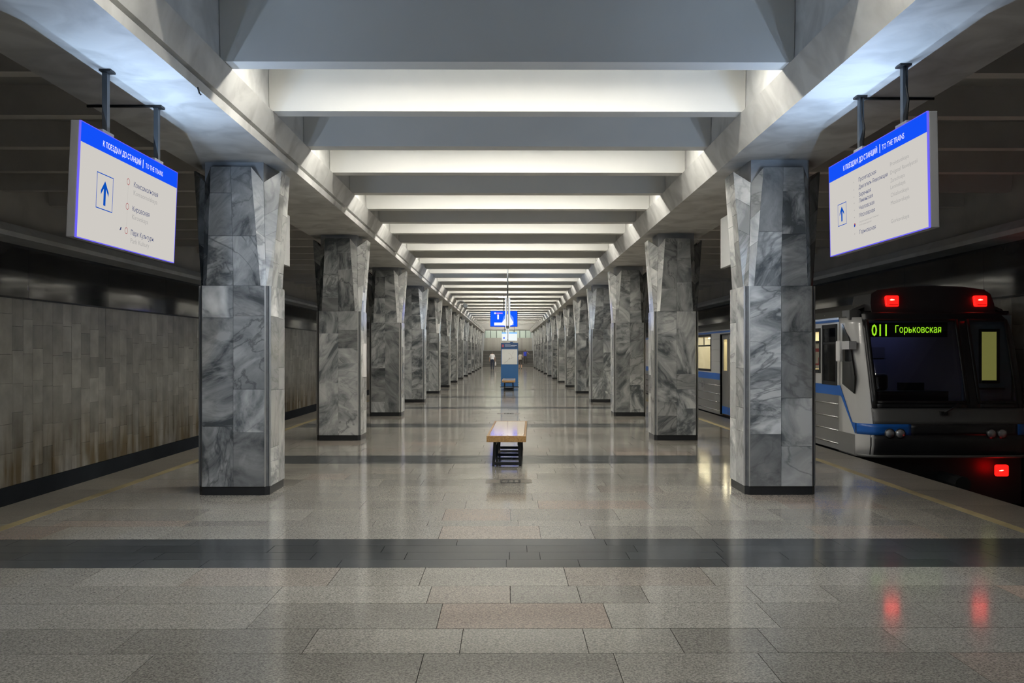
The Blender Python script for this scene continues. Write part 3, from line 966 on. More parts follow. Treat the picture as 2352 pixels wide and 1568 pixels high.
# ------------------------------------------------------------------ benches
def bench(lab, loc, rz):
    t = thing('bench', lab, 'bench', loc, (0, 0, rz), 'slatless wooden benches on the hall axis')
    W, LN, zt, th = .56, 2.60, .466, .088
    mb = MB()
    e = .03
    mb.box(-W / 2, W / 2, 0, e, zt - th, zt).box(-W / 2, W / 2, LN - e, LN, zt - th, zt)
    mb.box(-W / 2, -W / 2 + e, e, LN - e, zt - th, zt).box(W / 2 - e, W / 2, e, LN - e, zt - th, zt)
    bevel(mb.build('seat_edge', M['bench_wood'], t), .004)
    box('seat_panel', -W / 2 + e + .004, W / 2 - e - .004, e + .004, LN - e - .004, zt - th + .02, zt - .002, M['bench_top'], t)
    box('seat_underlay', -W / 2 + e, W / 2 - e, e, LN - e, zt - th + .004, zt - th + .02, M['black'], t)
    for y in (.30, 1.36, 2.35):
        for sx in (-1, 1):
            MB().add([(sx * .155, y - .02, zt - th), (sx * .195, y - .02, zt - th), (sx * .195, y + .02, zt - th), (sx * .155, y + .02, zt - th),
                      (sx * .175, y - .02, 0), (sx * .215, y - .02, 0), (sx * .215, y + .02, 0), (sx * .175, y + .02, 0)],
                     [(0, 1, 2, 3), (7, 6, 5, 4), (0, 4, 5, 1), (1, 5, 6, 2), (2, 6, 7, 3), (3, 7, 4, 0)]).build('leg', M['black'], t)
        box('foot_bar', -.172, .172, y - .02, y + .02, .012, .055, M['black'], t)
        box('top_bar', -.152, .152, y - .02, y + .02, zt - th - .03, zt - th + .003, M['black'], t)
    for sx in (-1, 1):
        box('side_rail', sx * .166 - .012, sx * .166 + .012, .322, 2.328, .30, .335, M['black'], t)
    return t
bench('wooden bench on black trestles in the middle of the hall, the nearer one', (-.02, 11.88, 0), math.radians(-1.7))
bench('small distant wooden bench in front of the blue map stele', (.04, 35.35, 0), math.radians(-.6))

# floor hatches
def hatch(y, lab):
    t = thing('floor_hatch', lab, 'hatch', (.03, y, 0), group='service hatches set in the floor')
    md = flat('hatch_frame_dark', (.03, .03, .03), .5)
    mb = MB()
    for x0, x1, y0, y1 in ((-.12, .13, -.14, -.115), (-.12, .13, .115, .14), (-.12, -.10, -.115, .115), (.11, .13, -.115, .115), (-.03, -.01, -.115, .115), (.04, .06, -.115, .115)):
        mb.box(x0, x1, y0, y1, .0006, .004)
    mb.build('hatch_frame', md, t)
    box('hatch_cover', -.31, -.13, -.14, .14, .0006, .003, M['edge_stone'], t)
    box('hatch_cover', .14, .28, -.14, .14, .0006, .003, M['edge_stone'], t)
hatch(10.72, 'rectangular service hatch in the floor before the nearer bench')
hatch(22.6, 'service hatch in the floor between the two benches')

# ------------------------------------------------------------------ map stele
t = thing('map_stele', 'blue information stele with a pale city map behind the distant bench', 'information stele', (.09, 40.0, 0))
mblue = flat('stele_blue', (.025, .105, .27), .35)
mdblue = flat('stele_header_blue', (.02, .06, .16), .35)
bevel(box('body', -.41, .41, 0, .16, .02, 2.10, mblue, t), .006)
box('header', -.405, .405, -.004, 0, 1.84, 2.09, mdblue, t)
box('map_panel', -.375, .375, -.01, 0, 1.08, 1.80, flat('stele_map', (.62, .63, .62), .3), t)
mp = box('base_plate', -.45, .45, -.03, .19, 0, .02, M['black'], t)
box('red_logo', -.365, -.27, -.006, -.004, 1.90, 2.02, flat('stele_red', (.4, .08, .12), .4), t)
mtx = flat('stele_text', (.45, .5, .6), .5)
for x0, x1, z in ((-.22, .05, 2.02), (-.22, .34, 1.975), (.08, .36, 1.99), (-.22, .26, 1.93)):
    box('text_line', x0, x1, -.0055, -.004, z - .008, z + .008, mtx, t)
mln = flat('stele_map_line', (.35, .34, .33), .5)
for pts in (((-.05, 1.62), (.05, 1.55), (.12, 1.44), (.1, 1.36)), ((.2, 1.70), (.12, 1.56)), ((-.25, 1.14), (-.1, 1.24), (-.02, 1.36), (.0, 1.42)), ((.05, 1.34), (.2, 1.42))):
    MB().tube([(x, -.011, z) for x, z in pts], .006, 5).build('map_line', mln, t)
box('map_mark', -.03, .02, -.013, -.01, 1.32, 1.37, mln, t)
box('blue_sensor', .03, .16, .03, .12, 2.10, 2.16, mdblue, t)
for sx in (-1, 1):
    for z in (.09, .20):
        box('side_bolt', sx * .41 - .03, sx * .41 + .03, .06, .10, z, z + .03, M['dark_grey'], t)

# white notice on the second left pillar
nt = box('notice_board', -2.765, -2.746, 15.88, 16.20, 1.18, 1.82, flat('notice_white', (.72, .71, .70), .4))
tag(nt, 'narrow white notice fixed to the hall side of the second left pillar', 'notice')
nt.location.x = -(COLX - .42) + .0105

# round thing on a curved arm at the left long beam
t = thing('round_speaker', 'small round grey loudspeaker on a curved arm at the left ceiling beam', 'loudspeaker', (-2.50, 41.5, 4.0))
arm = [( .0, 0, .02)] + [(.20 - .19 * math.cos(a), 0, .02 + .16 * math.sin(a)) for a in [PI * k / 10 for k in range(1, 10)]]
MB().tube(arm, .018, 8).build('arm', M['dark_grey'], t, True)
MB().tube([(.40, -.05, -.04), (.40, .05, -.04)], .12, 20).build('disc', flat('speaker_grey', (.22, .23, .22), .4), t)
MB().tube([(.40, -.07, -.04), (.40, -.05, -.04)], [.10, .118], 20).build('rim', M['dark_grey'], t)

# ------------------------------------------------------------------ people
def person(lab, loc, rz, joints, edges, paint, mats):
    """one continuous skinned figure; paint(z, x, y) picks the material index"""
    me = bpy.data.meshes.new('person')
    names = list(joints)
    me.from_pydata([joints[k][0] for k in names], [], [(names.index(a), names.index(b)) for a, b in edges])
    o = bpy.data.objects.new('person', me)
    col.objects.link(o)
    sk = o.modifiers.new('skin', 'SKIN')
    sk.use_smooth_shade = True
    lay = me.skin_vertices[0].data if me.skin_vertices else None
    if lay is None:
        bpy.context.view_layer.objects.active = o
        bpy.ops.mesh.customdata_skin_add()
        lay = me.skin_vertices[0].data
    for i, k in enumerate(names):
        r = joints[k][1]
        lay[i].radius = r if isinstance(r, tuple) else (r, r)
        lay[i].use_root = (k == 'pelvis')
    ss = o.modifiers.new('sub', 'SUBSURF'); ss.levels = 2; ss.render_levels = 2
    bpy.context.view_layer.update()
    dg = bpy.context.evaluated_depsgraph_get()
    em = bpy.data.meshes.new_from_object(o.evaluated_get(dg))
    bpy.data.objects.remove(o)
    em.materials.clear()
    for m in mats:
        em.materials.append(m)
    for p in em.polygons:
        c = p.center
        p.material_index = paint(c.z, c.x, c.y)
        p.use_smooth = True
    em.name = 'person'
    r = bpy.data.objects.new('person', em)
    col.objects.link(r)
    r.location = loc; r.rotation_euler = (0, 0, rz)
    r['label'] = lab; r['category'] = 'person'; r['group'] = 'people walking off at the far end'
    return r

def body(stride=.16, arm_l=(.30, .0), arm_r=(.30, .0), h=1.0, slim=1.0):
    w = slim
    J = {
        'pelvis': ((0, 0, .95), (.155 * w, .115)), 'waist': ((0, 0, 1.08), (.145 * w, .105)), 'chest': ((0, .0, 1.28), (.175 * w, .115)),
        'neckb': ((0, 0, 1.44), (.085, .075)), 'neck': ((0, .01, 1.52), (.055, .055)), 'head': ((0, .025, 1.60), (.080, .095)), 'crown': ((0, .015, 1.70), (.070, .085)),
        'shl': ((-.185 * w, 0, 1.41), .062), 'ell': ((-.235 * w, .01 + arm_l[1] * .4, 1.13), .045), 'wrl': ((-.25 * w, .05 + arm_l[1], .90), .032), 'hal': ((-.25 * w, .07 + arm_l[1], .81), (.022, .040)),
        'shr': ((.185 * w, 0, 1.41), .062), 'elr': ((.235 * w, .01 + arm_r[1] * .4, 1.13), .045), 'wrr': ((.25 * w, .05 + arm_r[1], .90), .032), 'har': ((.25 * w, .07 + arm_r[1], .81), (.022, .040)),
        'hil': ((-.095, 0, .88), .098), 'knl': ((-.10, stride * .55, .49), .068), 'anl': ((-.10, stride, .09), .045), 'tol': ((-.105, stride + .15, .035), (.042, .032)),
        'hir': ((.095, 0, .88), .098), 'knr': ((.10, -stride * .35, .49), .068), 'anr': ((.10, -stride, .09), .045), 'tor': ((.105, -stride + .15, .035), (.042, .032)),
    }
    J = {k: (tuple(c * h for c in p), tuple(q * h for q in r) if isinstance(r, tuple) else r * h) for k, (p, r) in J.items()}
    E = [('pelvis', 'waist'), ('waist', 'chest'), ('chest', 'neckb'), ('neckb', 'neck'), ('neck', 'head'), ('head', 'crown'),
         ('neckb', 'shl'), ('shl', 'ell'), ('ell', 'wrl'), ('wrl', 'hal'), ('neckb', 'shr'), ('shr', 'elr'), ('elr', 'wrr'), ('wrr', 'har'),
         ('pelvis', 'hil'), ('hil', 'knl'), ('knl', 'anl'), ('anl', 'tol'), ('pelvis', 'hir'), ('hir', 'knr'), ('knr', 'anr'), ('anr', 'tor')]
    return J, E
skin = flat('skin', (.45, .27, .19), .5)
hairg = flat('grey_dark_hair', (.10, .09, .08), .7)
hairb = flat('brown_hair', (.14, .08, .045), .7)
shirtw = flat('white_shirt', (.80, .80, .82), .8)
navy = flat('navy_trousers', (.018, .025, .05), .8)
shoe = flat('dark_shoes', (.02, .02, .02), .5)
darkt = flat('dark_trousers', (.06, .055, .05), .8)
bluec = flat('blue_backpack_cloth', (.03, .06, .55), .7)
pale = flat('pale_beige_cloth', (.55, .50, .42), .8)

J, E = body(.15)
def paint_man(z, x, y):
    if z > 1.54: return 1 if (y < .045 or z > 1.67) else 0
    if z > 1.46: return 0
    if z > 1.02: return 2 if (abs(x) < .215 or z > 1.2) else 0
    if abs(x) > .205 and z > .7: return 0
    if z > .10: return 3
    return 4
person('man in white short-sleeved shirt and navy trousers walking away, left of the stele', (-1.42, 77.4, 0), 0, J, E, paint_man, [skin, hairg, shirtw, navy, shoe])
t = thing('carrier_bag', 'pale plastic carrier bag held by the man in the white shirt', 'bag', (-1.12, 77.50, .80))
mbag = flat('pale_plastic_bag', (.6, .58, .58), .5)
MB().add([(-.03, -.10, -.02), (.03, -.10, -.02), (.03, .10, -.02), (-.03, .10, -.02), (-.06, -.16, -.26), (.06, -.16, -.26), (.06, .16, -.26), (-.06, .16, -.26), (-.05, -.14, -.38), (.05, -.14, -.38), (.05, .14, -.38), (-.05, .14, -.38)],
         [(0, 3, 2, 1), (0, 1, 5, 4), (1, 2, 6, 5), (2, 3, 7, 6), (3, 0, 4, 7), (4, 5, 9, 8), (5, 6, 10, 9), (6, 7, 11, 10), (7, 4, 8, 11), (8, 9, 10, 11)]).build('sack', mbag, t)
MB().tube([(0, -.06, -.03), (0, -.04, .04), (0, .04, .04), (0, .06, -.03)], .008, 6).build('handle', mbag, t)

J, E = body(.13, h=.955, slim=.88)
J['elr'] = ((.25, .10, 1.10), .04); J['wrr'] = ((.20, .22, 1.24), .03); J['har'] = ((.17, .26, 1.31), (.02, .035))
def paint_w(z, x, y):
    if z > 1.42: return 1 if (y < .06 or z > 1.56) else 0
    if z > .93: return 2 if abs(x) < .185 or (z > 1.2 and abs(x) < .22) else 0
    if abs(x) > .19 and z > .65: return 0
    if z > .42: return 3
    if z > .09: return 0
    return 4
person('woman in pale top and dark shorts walking away, right of the stele', (1.29, 84.4, 0), .15, J, E, paint_w, [skin, hairg, pale, darkt, shoe])
J, E = body(.12, h=.97, slim=.9)
J['elr'] = ((.30, -.02, 1.18), .04); J['wrr'] = ((.42, .05, 1.12), .03); J['har'] = ((.48, .08, 1.10), (.02, .035))
def paint_b(z, x, y):
    if z > 1.30 and z > 1.38: return 1 if (y < .06 or z > 1.58) else 0
    if z > .9: return 2 if abs(x) < .21 else 0
    if abs(x) > .2 and z > .65: return 0
    if z > .09: return 3
    return 4
# stands on the second step
person('person in blue top climbing the far stairs, right of the stele', (1.98, Y1 + .45, .336), 0, J, E, paint_b, [skin, hairb, bluec, darkt, shoe])

# ------------------------------------------------------------------ metro train
silver = flat('train_silver_paint', (.56, .56, .55), .28, 0, coat=.4)
lower = flat('train_lower_grey', (.24, .24, .235), .35, .3)
tblue = flat('train_blue_stripe', (.012, .12, .48), .35)
mask = flat('train_black_mask', (.022, .022, .024), .3)
dgrey = flat('train_front_grey', (.13, .13, .128), .4)
roofm = flat('train_roof_grey', (.11, .11, .105), .5)
rubber = flat('window_rubber', (.01, .01, .011), .5)
cream = flat('car_interior_cream', (.62, .57, .42), .5)
seatm = flat('car_seat_brown', (.16, .09, .06), .6)
cabin = flat('cab_wall_blue_grey', (.20, .21, .30), .6)
steelb = flat('train_bright_steel', (.6, .6, .6), .25, .9)
gl_t = glass('train_window_glass', (.95, .95, .9), .9)
gl_d = glass('cab_side_glass', (.35, .37, .40), .55)
gl_w = glass('windscreen_glass', (.84, .86, .9), .98)
tube_t = glow('car_ceiling_tube', (1.0, .90, .66), 34.0)
red = glow('tail_lamp_red', (1.0, .003, .002), 5.0)
redhot = glow('tail_lamp_core', (1.0, .62, .42), 2.0)
green = glow('led_green', (.42, .95, .02), 1.1)
lampg = flat('headlamp_glass', (.5, .52, .55), .08, .6)
poster = flat('route_map_white', (.75, .73, .70), .5)
posred = flat('route_map_red', (.5, .04, .06), .5)

TXC, TY = 6.90, 13.0
PROF = [(1.35, 0.0), (1.36, 1.0), (1.345, 2.06), (1.31, 2.22), (1.20, 2.36), (.95, 2.47), (.5, 2.54), (0, 2.56)]
OPEN = [(1.09, 1.73, 1.11, 2.11, 'cab'), (1.84, 3.25, 1.30, 2.06, 'win'), (3.75, 5.0, .06, 2.1, 'door'), (5.5, 6.9, 1.15, 2.12, 'win'), (7.55, 8.8, .06, 2.1, 'door'),
        (9.83, 11.49, 1.15, 2.13, 'win'), (12.3, 13.55, .06, 2.1, 'door'), (14.2, 15.8, 1.15, 2.13, 'win'), (16.5, 17.75, .06, 2.1, 'door')]

def win_frame(t, y0, y1, z0, z1, x, glassm, split, name='side_window'):
    w = .045
    mb = MB()
    mb.box(x - .012, x + .02, y0 - .02, y0 + w, z0 - .02, z1 + .02).box(x - .012, x + .02, y1 - w, y1 + .02, z0 - .02, z1 + .02)
    mb.box(x - .012, x + .02, y0 + w, y1 - w, z0 - .02, z0 + w).box(x - .012, x + .02, y0 + w, y1 - w, z1 - w, z1 + .02)
    if split:
        zc = z1 - (z1 - z0) * .30
        mb.box(x - .01, x + .018, y0 + w, y1 - w, zc - .022, zc + .022)
        if split > 1:
            yc = (y0 + y1) / 2
            mb.box(x - .008, x + .016, yc - .015, yc + .015, zc, z1 - w)
    f = bevel(mb.build(name, rubber, t), .01)
    g = box('pane', x + .002, x + .008, y0 + w * .6, y1 - w * .6, z0 + w * .6, z1 - w * .6, glassm, f)
    g.location = Vector(g.location) - f.location
    return f

def car(t, cab, y_end=19.0):
    """platform side at x=-1.35; local y runs along the train away from the camera"""
    xs = -1.35
    ya = 1.0 if cab else .15
    ops = [o for o in OPEN if cab or o[4] != 'cab']
    # side wall around the openings
    up, lo = MB(), MB()
    def wall(mb, y0, y1, z0, z1):
        if z1 - z0 > .004 and y1 - y0 > .004:
            mb.box(xs, xs + .05, y0, y1, z0, z1)
    yp = ya
    for (a, b, c, d, kind) in ops:
        wall(up, yp, a, 1.10, 2.16)
        wall(up, a, b, d, 2.16)
        if kind != 'door':
            wall(up, a, b, 1.10, c)
        yp = b
    wall(up, yp, y_end, 1.10, 2.16)
    up.build('upper_side_panel', silver, t)
    segs, yp = [], ya
    for (a, b, c, d, kind) in ops:
        if kind == 'door':
            segs.append((yp, a)); yp = b
    segs.append((yp, y_end))
    for a, b in segs:
        box('lower_side_panel', xs, xs + .05, a, b, .02, .93, lower, t)
        box('blue_stripe', xs - .003, xs + .05, a, b, .93, 1.10, tblue, t)
        for z in (.78, .56, .34, .12):
            MB().tube([(xs - .002, a + .03, z), (xs - .002, b - .03, z)], .013, 6).build('pressed_rib', steelb, t, True)
        for z in (1.42, 1.72, 2.0):
            for (oa, ob) in [(x, y) for x, y in zip([a] + [o[1] for o in ops if a <= o[0] and o[1] <= b], [o[0] for o in ops if a <= o[0] and o[1] <= b] + [b])]:
                if ob - oa > .2:
                    MB().tube([(xs - .001, oa + .06, z), (xs - .001, ob - .06, z)], .008, 6).build('pressed_rib', silver, t, True)
    for (a, b, c, d, kind) in ops:
        if kind == 'win':
            win_frame(t, a, b, c, d, xs, gl_t, 2)
        elif kind == 'cab':
            win_frame(t, a, b, c, d, xs, gl_d, 1, 'cab_window')
        else:
            m = (a + b) / 2
            for y0, y1 in ((a, m), (m, b)):
                mb = MB()
                x0, x1 = xs + .035, xs + .06
                mb.box(x0, x1, y0 + .01, y0 + .12, .06, 2.1).box(x0, x1, y1 - .12, y1 - .01, .06, 2.1)
                mb.box(x0, x1, y0 + .12, y1 - .12, .06, 1.18).box(x0, x1, y0 + .12, y1 - .12, 1.98, 2.1)
                dr = mb.build('sliding_door', lower, t)
                pn = box('pane', x0 + .005, x0 + .012, y0 + .12, y1 - .12, 1.18, 1.98, gl_t, dr); pn.location = Vector(pn.location) - dr.location
                kp = box('kick_plate', x0 - .004, x0, y0 + .02, y1 - .02, .07, .26, tblue, dr); kp.location = Vector(kp.location) - dr.location
            fr = MB().box(xs - .01, xs + .04, a - .03, a, .04, 2.13).box(xs - .01, xs + .04, b, b + .03, .04, 2.13).box(xs - .01, xs + .04, a, b, 2.1, 2.13)
            fr.build('door_frame', rubber, t)
    # cornice stripe, roof, far side, floor, ends
    MB().box(xs - .012, xs + .05, ya, y_end, 2.16, 2.20).build('roof_stripe', tblue, t)
    MB().box(xs - .006, xs + .05, ya, y_end, 2.20, 2.235).build('gutter', steelb, t)
    y0r = .75 if cab else .15
    half = [(-1.345, 2.22), (-1.24, 2.36), (-.97, 2.47), (-.5, 2.54), (0, 2.56)]
    pr = half + [(-u, z) for u, z in half[::-1][1:]]
    pr = pr + [(u, z - .05) for u, z in pr[::-1]]
    MB().prism(pr, 'y', y0r, y_end).build('roof', roofm, t)
    box('far_side_panel', 1.30, 1.35, ya, y_end, .02, 2.24, cream, t)
    box('underframe', -1.25, 1.25, .25, y_end, -.75, .02, M['black'], t)
    box('car_end', -1.30, 1.30, y_end - .05, y_end, .02, 2.4, silver, t)
    # lit saloon
    box('saloon_floor', -1.29, 1.29, 1.82, y_end - .05, .03, .06, seatm, t)
    box('saloon_ceiling', -1.28, 1.28, 1.82, y_end - .05, 2.20, 2.22, cream, t)
    box('saloon_bulkhead', -1.29, 1.29, 1.785, 1.815, .03, 2.3, cream, t)
    for x in (-.75, .75):
        box('ceiling_tube', x - .05, x + .05, 1.95, y_end - .3, 2.165, 2.195, tube_t, t)
    for (a, b, c, d, kind) in ops:
        if kind == 'win' and b - a > 1.3:
            for x in (-1.27, .82):
                box('seat_row', x, x + .45, a - .2, b + .2, .06, .48, seatm, t)
                box('seat_back', x if x < 0 else x + .37, x + .08 if x < 0 else x + .45, a - .2, b + .2, .48, .95, seatm, t)
    for (y) in (5.25, 7.2, 9.4, 11.9):
        MB().tube([(-.85, y, .06), (-.85, y, 2.19)], .018, 8).build('grab_pole', steelb, t, True)

t = thing('metro_train', 'silver and blue metro train with red tail lamps standing at the right platform edge', 'train', (TXC, TY, 0))
car(t, True)

# route map posters in the window by the cab
p = box('route_map', -1.315, -1.31, 1.90, 2.55, 1.36, 1.82, poster, t)
for y0, y1, z0, z1 in ((1.93, 2.3, 1.42, 1.45), (1.95, 2.02, 1.45, 1.56), (2.0, 2.22, 1.66, 1.72)):
    q = box('route_line', -1.318, -1.316, y0, y1, z0, z1, posred, p); q.location = Vector(q.location) - p.location

# raked front, rounded at the corners
def fy_(u, v):
    a = abs(u)
    y = .26 * max(0.0, v - .52)
    if v < .2:
        y += .25 * (.2 - v)
    if a > 1.08:
        k = (a - 1.08) / .27
        y += .24 * k * k
    y += .035 * (a / 1.35) ** 2
    return y
def half_w(v):                       # body half width at height v
    for (w0, z0), (w1, z1) in zip(PROF[:-1], PROF[1:]):
        if z0 <= v <= z1:
            return w0 + (w1 - w0) * (v - z0) / max(1e-6, z1 - z0)
    return PROF[0][0] if v < 0 else 0.0
def sheet(name, u0, u1, v0, v1, off, mat, nu=10, nv=8, th=.03, clip=True, rnd=0.0, parent=None):
    """a skin patch on the raked front; off > 0 stands proud of it"""
    V, F = [], []
    for j in range(nv + 1):
        v = v0 + (v1 - v0) * j / nv
        for i in range(nu + 1):
            u = u0 + (u1 - u0) * i / nu
            if rnd:
                dz = min(v - v0, v1 - v)
                if dz < rnd:
                    sh = rnd - math.sqrt(max(0, rnd * rnd - (rnd - dz) ** 2))
                    u = (u0 + sh) + (u1 - u0 - 2 * sh) * i / nu
            if clip:
                w = half_w(v); u = max(-w, min(w, u))
            V.append((u, fy_(u, v) - off, v))
    n = len(V)
    V += [(x, y + th, z) for x, y, z in V]
    for j in range(nv):
        for i in range(nu):
            a = j * (nu + 1) + i
            F.append((a, a + 1, a + nu + 2, a + nu + 1))
            F.append((n + a, n + a + nu + 1, n + a + nu + 2, n + a + 1))
    for i in range(nu):
        a = i; F.append((a, n + a, n + a + 1, a + 1))
        a = nv * (nu + 1) + i; F.append((a, a + 1, n + a + 1, n + a))
    for j in range(nv):
        a = j * (nu + 1); b = a + nu + 1; F.append((a, b, n + b, n + a))
        a = j * (nu + 1) + nu; b = a + nu + 1; F.append((a, n + a, n + b, b))
    return mesh_obj(name, V, F, mat, t, True)

W0, W1, Z0w, Z1w = -1.11, .29, .88, 2.15         # driver's windscreen
D0, D1 = .50, 1.10                                # pane of the end door
# black mask built around the two panes
sheet('front_mask', -1.18, 1.26, 2.15, 2.30, .012, mask, 24, 4)
sheet('front_mask', -1.18, W0, .78, 2.15, .012, mask, 3, 12)
sheet('front_mask', W1, D0, .78, 2.15, .012, mask, 3, 12)
sheet('front_mask', D1, 1.26, .78, 2.15, .012, mask, 4, 12)
sheet('front_mask', W0, W1, .78, Z0w, .012, mask, 12, 2)
sheet('front_mask', D0, D1, .78, Z0w, .012, mask, 8, 2)
sheet('windscreen', W0, W1, Z0w, Z1w, .0, gl_w, 12, 8, .008)
sheet('end_door_pane', D0, D1, Z0w, Z1w, .0, gl_w, 8, 8, .008)
for a, b in ((W0, W1), (D0, D1)):
    w = .035
    sheet('window_seal', a - w, a + .01, Z0w - w, Z1w + w, .02, rubber, 2, 8, .02)
    sheet('window_seal', b - .01, b + w, Z0w - w, Z1w + w, .02, rubber, 2, 8, .02)
    sheet('window_seal', a, b, Z0w - w, Z0w + .01, .02, rubber, 10, 1, .02)
    sheet('window_seal', a, b, Z1w - .01, Z1w + w, .02, rubber, 10, 1, .02)
sheet('nose_panel', -1.19, 1.30, .53, .78, .004, dgrey, 26, 4)
sheet('lower_apron', -1.22, 1.30, .04, .36, .004, mask, 26, 4)
sheet('front_band', -.62, 1.05, .36, .53, .004, mask, 18, 3)
sheet('blue_front_stripe', -1.355, -.62, .36, .53, .006, tblue, 12, 3)
sheet('blue_front_stripe', 1.05, 1.355, .36, .53, .006, tblue, 6, 3)
sheet('bumper_edge', -1.34, 1.34, .0, .045, .03, dgrey, 26, 1, .05)
# silver corner pillars, running from the mask round to the side wall
for s in (-1, 1):
    rows = [.0, .2, .4, .53, .66, .8, 1.0, 1.2, 1.4, 1.6, 1.8, 2.0, 2.12, 2.22]
    V, F = [], []
    NU = 8
    def side_y(v):
        return 1.0
    for v in rows:
        w = 1.352
        edge = 1.17 if s < 0 else 1.25
        pts = []
        for i in range(NU + 1):
            u = edge + (w - edge) * i / NU
            pts.append((s * u, fy_(u, v) + (.0 if i else .0), v))
        base_y = pts[-1][1]
        for k in range(1, 5):
            pts.append((s * w, base_y + (1.005 - base_y) * k / 4, v))
        V += pts
    m_ = NU + 5
    for j in range(len(rows) - 1):
        for i in range(m_ - 1):
            a = j * m_ + i
            q = (a, a + m_, a + m_ + 1, a + 1)
            F.append(q if s < 0 else q[::-1])
    o = mesh_obj('corner_skin', V, F, silver, t, True)
    so = o.modifiers.new('thick', 'SOLIDIFY'); so.thickness = .02; so.offset = -1
# diagonal blue stripe from the side stripe down to the front
mb = MB()
mb.add([(-1.36, 1.0, .93), (-1.36, 1.0, 1.10), (-1.362, .93, 1.10), (-1.362, .88, .93)], [(0, 1, 2, 3)])
mb.add([(-1.362, .93, 1.10), (-1.362, .88, .93), (-1.363, .32, .36), (-1.363, .30, .53), (-1.363, .44, .53)], [(0, 1, 2), (0, 2, 4), (4, 2, 3)])
dg_ = mb.build('diagonal_stripe', tblue, t)
so = dg_.modifiers.new('thick', 'SOLIDIFY'); so.thickness = .006; so.offset = 0
box('lower_corner_panel', -1.357, -1.353, .35, 1.0, .02, .34, lower, t)
# quarter light in the corner
q = [(.83, 2.12), (.84, 1.13), (.36, .99), (.34, 1.25), (.46, 1.58), (.58, 1.89)]
MB().prism(q, 'x', -1.362, -1.354).build('quarter_light', flat('quarter_light_glass', (.012, .014, .016), .08), t)
# cab interior seen through the windscreen
box('cab_bulkhead', -1.28, 1.28, 1.75, 1.78, .05, 2.3, cabin, t)
ed = MB().box(.44, .70, .46, .50, .5, 2.25).box(1.02, 1.22, .46, .50, .5, 2.25).box(.70, 1.02, .46, .50, .5, 1.16).box(.70, 1.02, .46, .50, 2.02, 2.25).build('end_door', flat('end_door_teal_grey', (.16, .21, .24), .5), t)
bevel(box('end_door_window', .70, 1.02, .47, .485, 1.16, 2.02, glow('door_window_glow', (.19, .18, .045), .9), t), .01)  # pane glows by itself in place of a lit space behind
bevel(MB().box(.69, .74, .45, .47, 1.15, 2.03).box(.98, 1.03, .45, .47, 1.15, 2.03).box(.74, .98, .45, .47, 1.15, 1.20).box(.74, .98, .45, .47, 1.98, 2.03).build('end_door_window_frame', rubber, t), .01)
box('end_door_rail', .52, 1.10, .43, .45, 1.05, 1.08, rubber, t)
clp = box('cab_lamp', -.9, .1, 1.3, 1.4, 2.255, 2.275, glow('cab_lamp_blue', (.45, .5, 1.0), 3.0), t)
box('cab_notice', -.62, -.25, 1.738, 1.75, 1.55, 1.74, flat('cab_notice_grey', (.14, .14, .17), .6), t)
box('drivers_desk', -1.1, .25, .55, 1.0, .5, 1.02, M['black'], t)
bevel(box('desk_hood', -1.0, -.62, .75, 1.0, 1.02, 1.30, M['black'], t), .06, 3)
box('desk_panel', -.42, -.02, .8, .9, 1.02, 1.15, M['black'], t)
box('cab_roof', -1.2, 1.2, .5, 1.78, 2.28, 2.32, M['black'], t)
box('cab_floor', -1.28, 1.28, .3, 1.78, .0, .04, M['black'], t)
box('cab_wall', 1.25, 1.29, .6, 1.78, .05, 2.25, cabin, t)
# destination display
dd = box('destination_display', -1.09, .20, .485, .51, 1.895, 2.135, M['black'], t)
text_mesh('display_digits', '011', .245, .185, green, t, -1.03, 1.918, .482, .012)
text_mesh('display_lettering', 'Горьковская', .74, .115, green, t, -.645, 1.968, .482, .004)
# hood with tail lamps
hp = [(-1.03, 2.22), (-1.03, 2.44), (-1.0, 2.60), (-.9, 2.66), (-.5, 2.715), (0, 2.735), (.5, 2.72), (.85, 2.67), (.94, 2.60), (.97, 2.44), (.97, 2.22)]
V = [(u, fy_(u, v) + .05 * max(0, v - 2.3) - .01, v) for u, v in hp] + [(u, 1.25, min(v, 2.62)) for u, v in hp]
n = len(hp)
F = [tuple(range(n))[::-1], tuple(range(n, 2 * n))] + [(i, (i + 1) % n, n + (i + 1) % n, n + i) for i in range(n)]
mesh_obj('roof_hood', V, F, flat('hood_grey', (.030, .029, .030), .45), t)
for u in (-.69, .74):
    y = fy_(u, 2.48) - .01
    lampo = bevel(box('tail_lamp', u - .105, u + .105, y - .03, y + .04, 2.39, 2.565, red, t), .02, 3)
    c = MB().tube([(u - .045, y - .031, 2.495), (u - .015, y - .031, 2.5), (u + .03, y - .031, 2.497)], [.004, .013, .004], 8).build('lamp_core', redhot, lampo, True)
    c.location = Vector(c.location) - lampo.location
    c = box('lamp_bar', u - .06, u + .09, y - .036, y - .030, 2.412, 2.424, mask, lampo); c.location = Vector(c.location) - lampo.location
lampo = bevel(box('tail_lamp', .70, .90, -.02, .06, -.28, -.10, red, t), .03, 3)
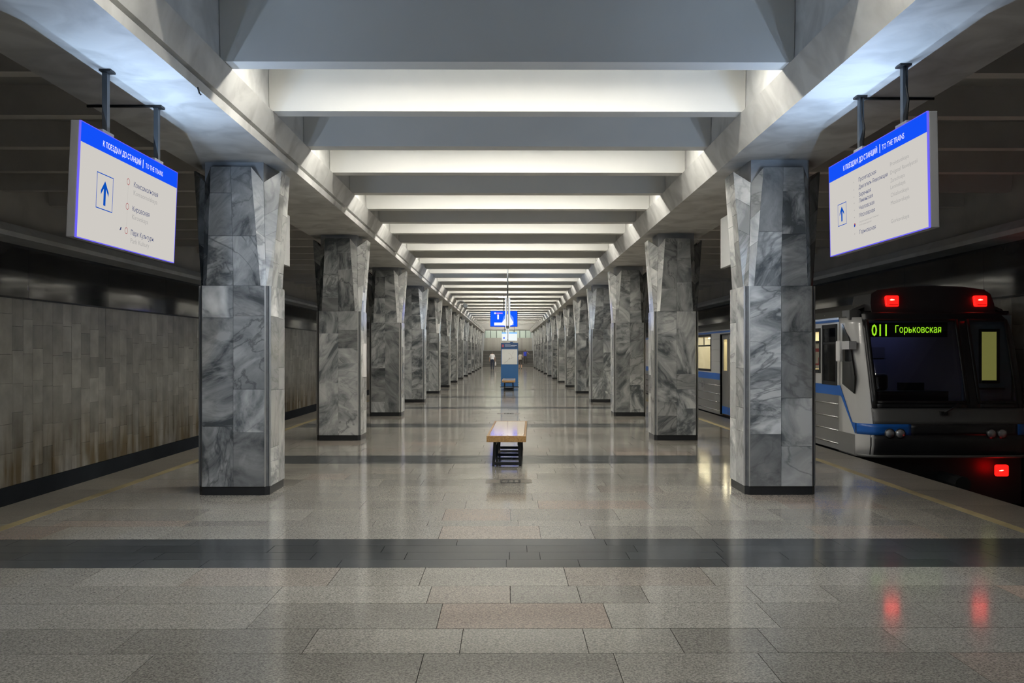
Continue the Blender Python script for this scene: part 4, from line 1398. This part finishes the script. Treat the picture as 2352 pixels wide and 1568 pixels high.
c = MB().tube([(.74, -.02, -.19), (.78, -.02, -.186), (.81, -.02, -.18)], [.004, .011, .004], 8).build('lamp_core', redhot, lampo, True); c.location = Vector(c.location) - lampo.location
# headlamps in pairs
for u in (-.95, -.79, .63, .80):
    y = fy_(u, .385)
    hl = MB().tube([(u, y - .022, .385), (u, y + .03, .385)], [.062, .07], 20).build('headlamp', lampg, t, True)
    rg = MB().tube([(u, y - .012, .385), (u, y + .02, .385)], .082, 20).build('bezel', mask, hl, True); rg.location = Vector(rg.location) - hl.location
# wiper, coupler, mirror, handrails
MB().tube([(-.12, -.05, .72), (.06, -.01, .80), (.12, 0, .86)], .016, 6).build('wiper', M['black'], t, True)
box('wiper_motor', -.16, -.05, fy_(-.1, .7) - .06, fy_(-.1, .7), .67, .73, M['black'], t)
MB().tube([(0, .3, -.35), (0, -.35, -.35)], .12, 12).build('coupler', M['black'], t)
mir = bevel(box('wing_mirror', -1.47, -1.40, .70, .85, 1.50, 1.84, flat('mirror_shell', (.8, .8, .8), .4), t), .02, 3)
c = box('mirror_bracket', -1.42, -1.30, .42, .72, 1.70, 1.83, flat('bracket_steel', (.6, .6, .62), .4), mir); c.location = Vector(c.location) - mir.location
box('corner_cap', -1.33, -1.16, .62, .92, 2.18, 2.34, dgrey, t)
for y in (4.0, 14.5):
    for yy in (y - 1.0, y + 1.0):
        for x in (-.76, .76):
            MB().tube([(x - .06, yy, -.89), (x + .06, yy, -.89)], .40, 24).build('wheel', M['black'], t)
# radiator grille mark on the side between pillars
mb = MB()
for a, b in ((0, 0), (1, 0), (2, .3), (0, 1), (2, 1.2), (0, 2), (1, 2.2), (2, 2), (1, 1)):
    mb.box(-1.358, -1.352, 10.6 + a * .13, 10.66 + a * .13, .64 + b * .08, .69 + b * .08)
mb.build('car_number_mark', steelb, t)

# next car of the train
t2 = thing('train_car', 'second silver and blue train car glimpsed between the pillars on the right', 'train', (TXC, TY + 19.6, 0))
car(t2, False)
for y in (4.0, 14.5):
    for yy in (y - 1.0, y + 1.0):
        for x in (-.76, .76):
            MB().tube([(x - .06, yy, -.89), (x + .06, yy, -.89)], .40, 20).build('wheel', M['black'], t2)
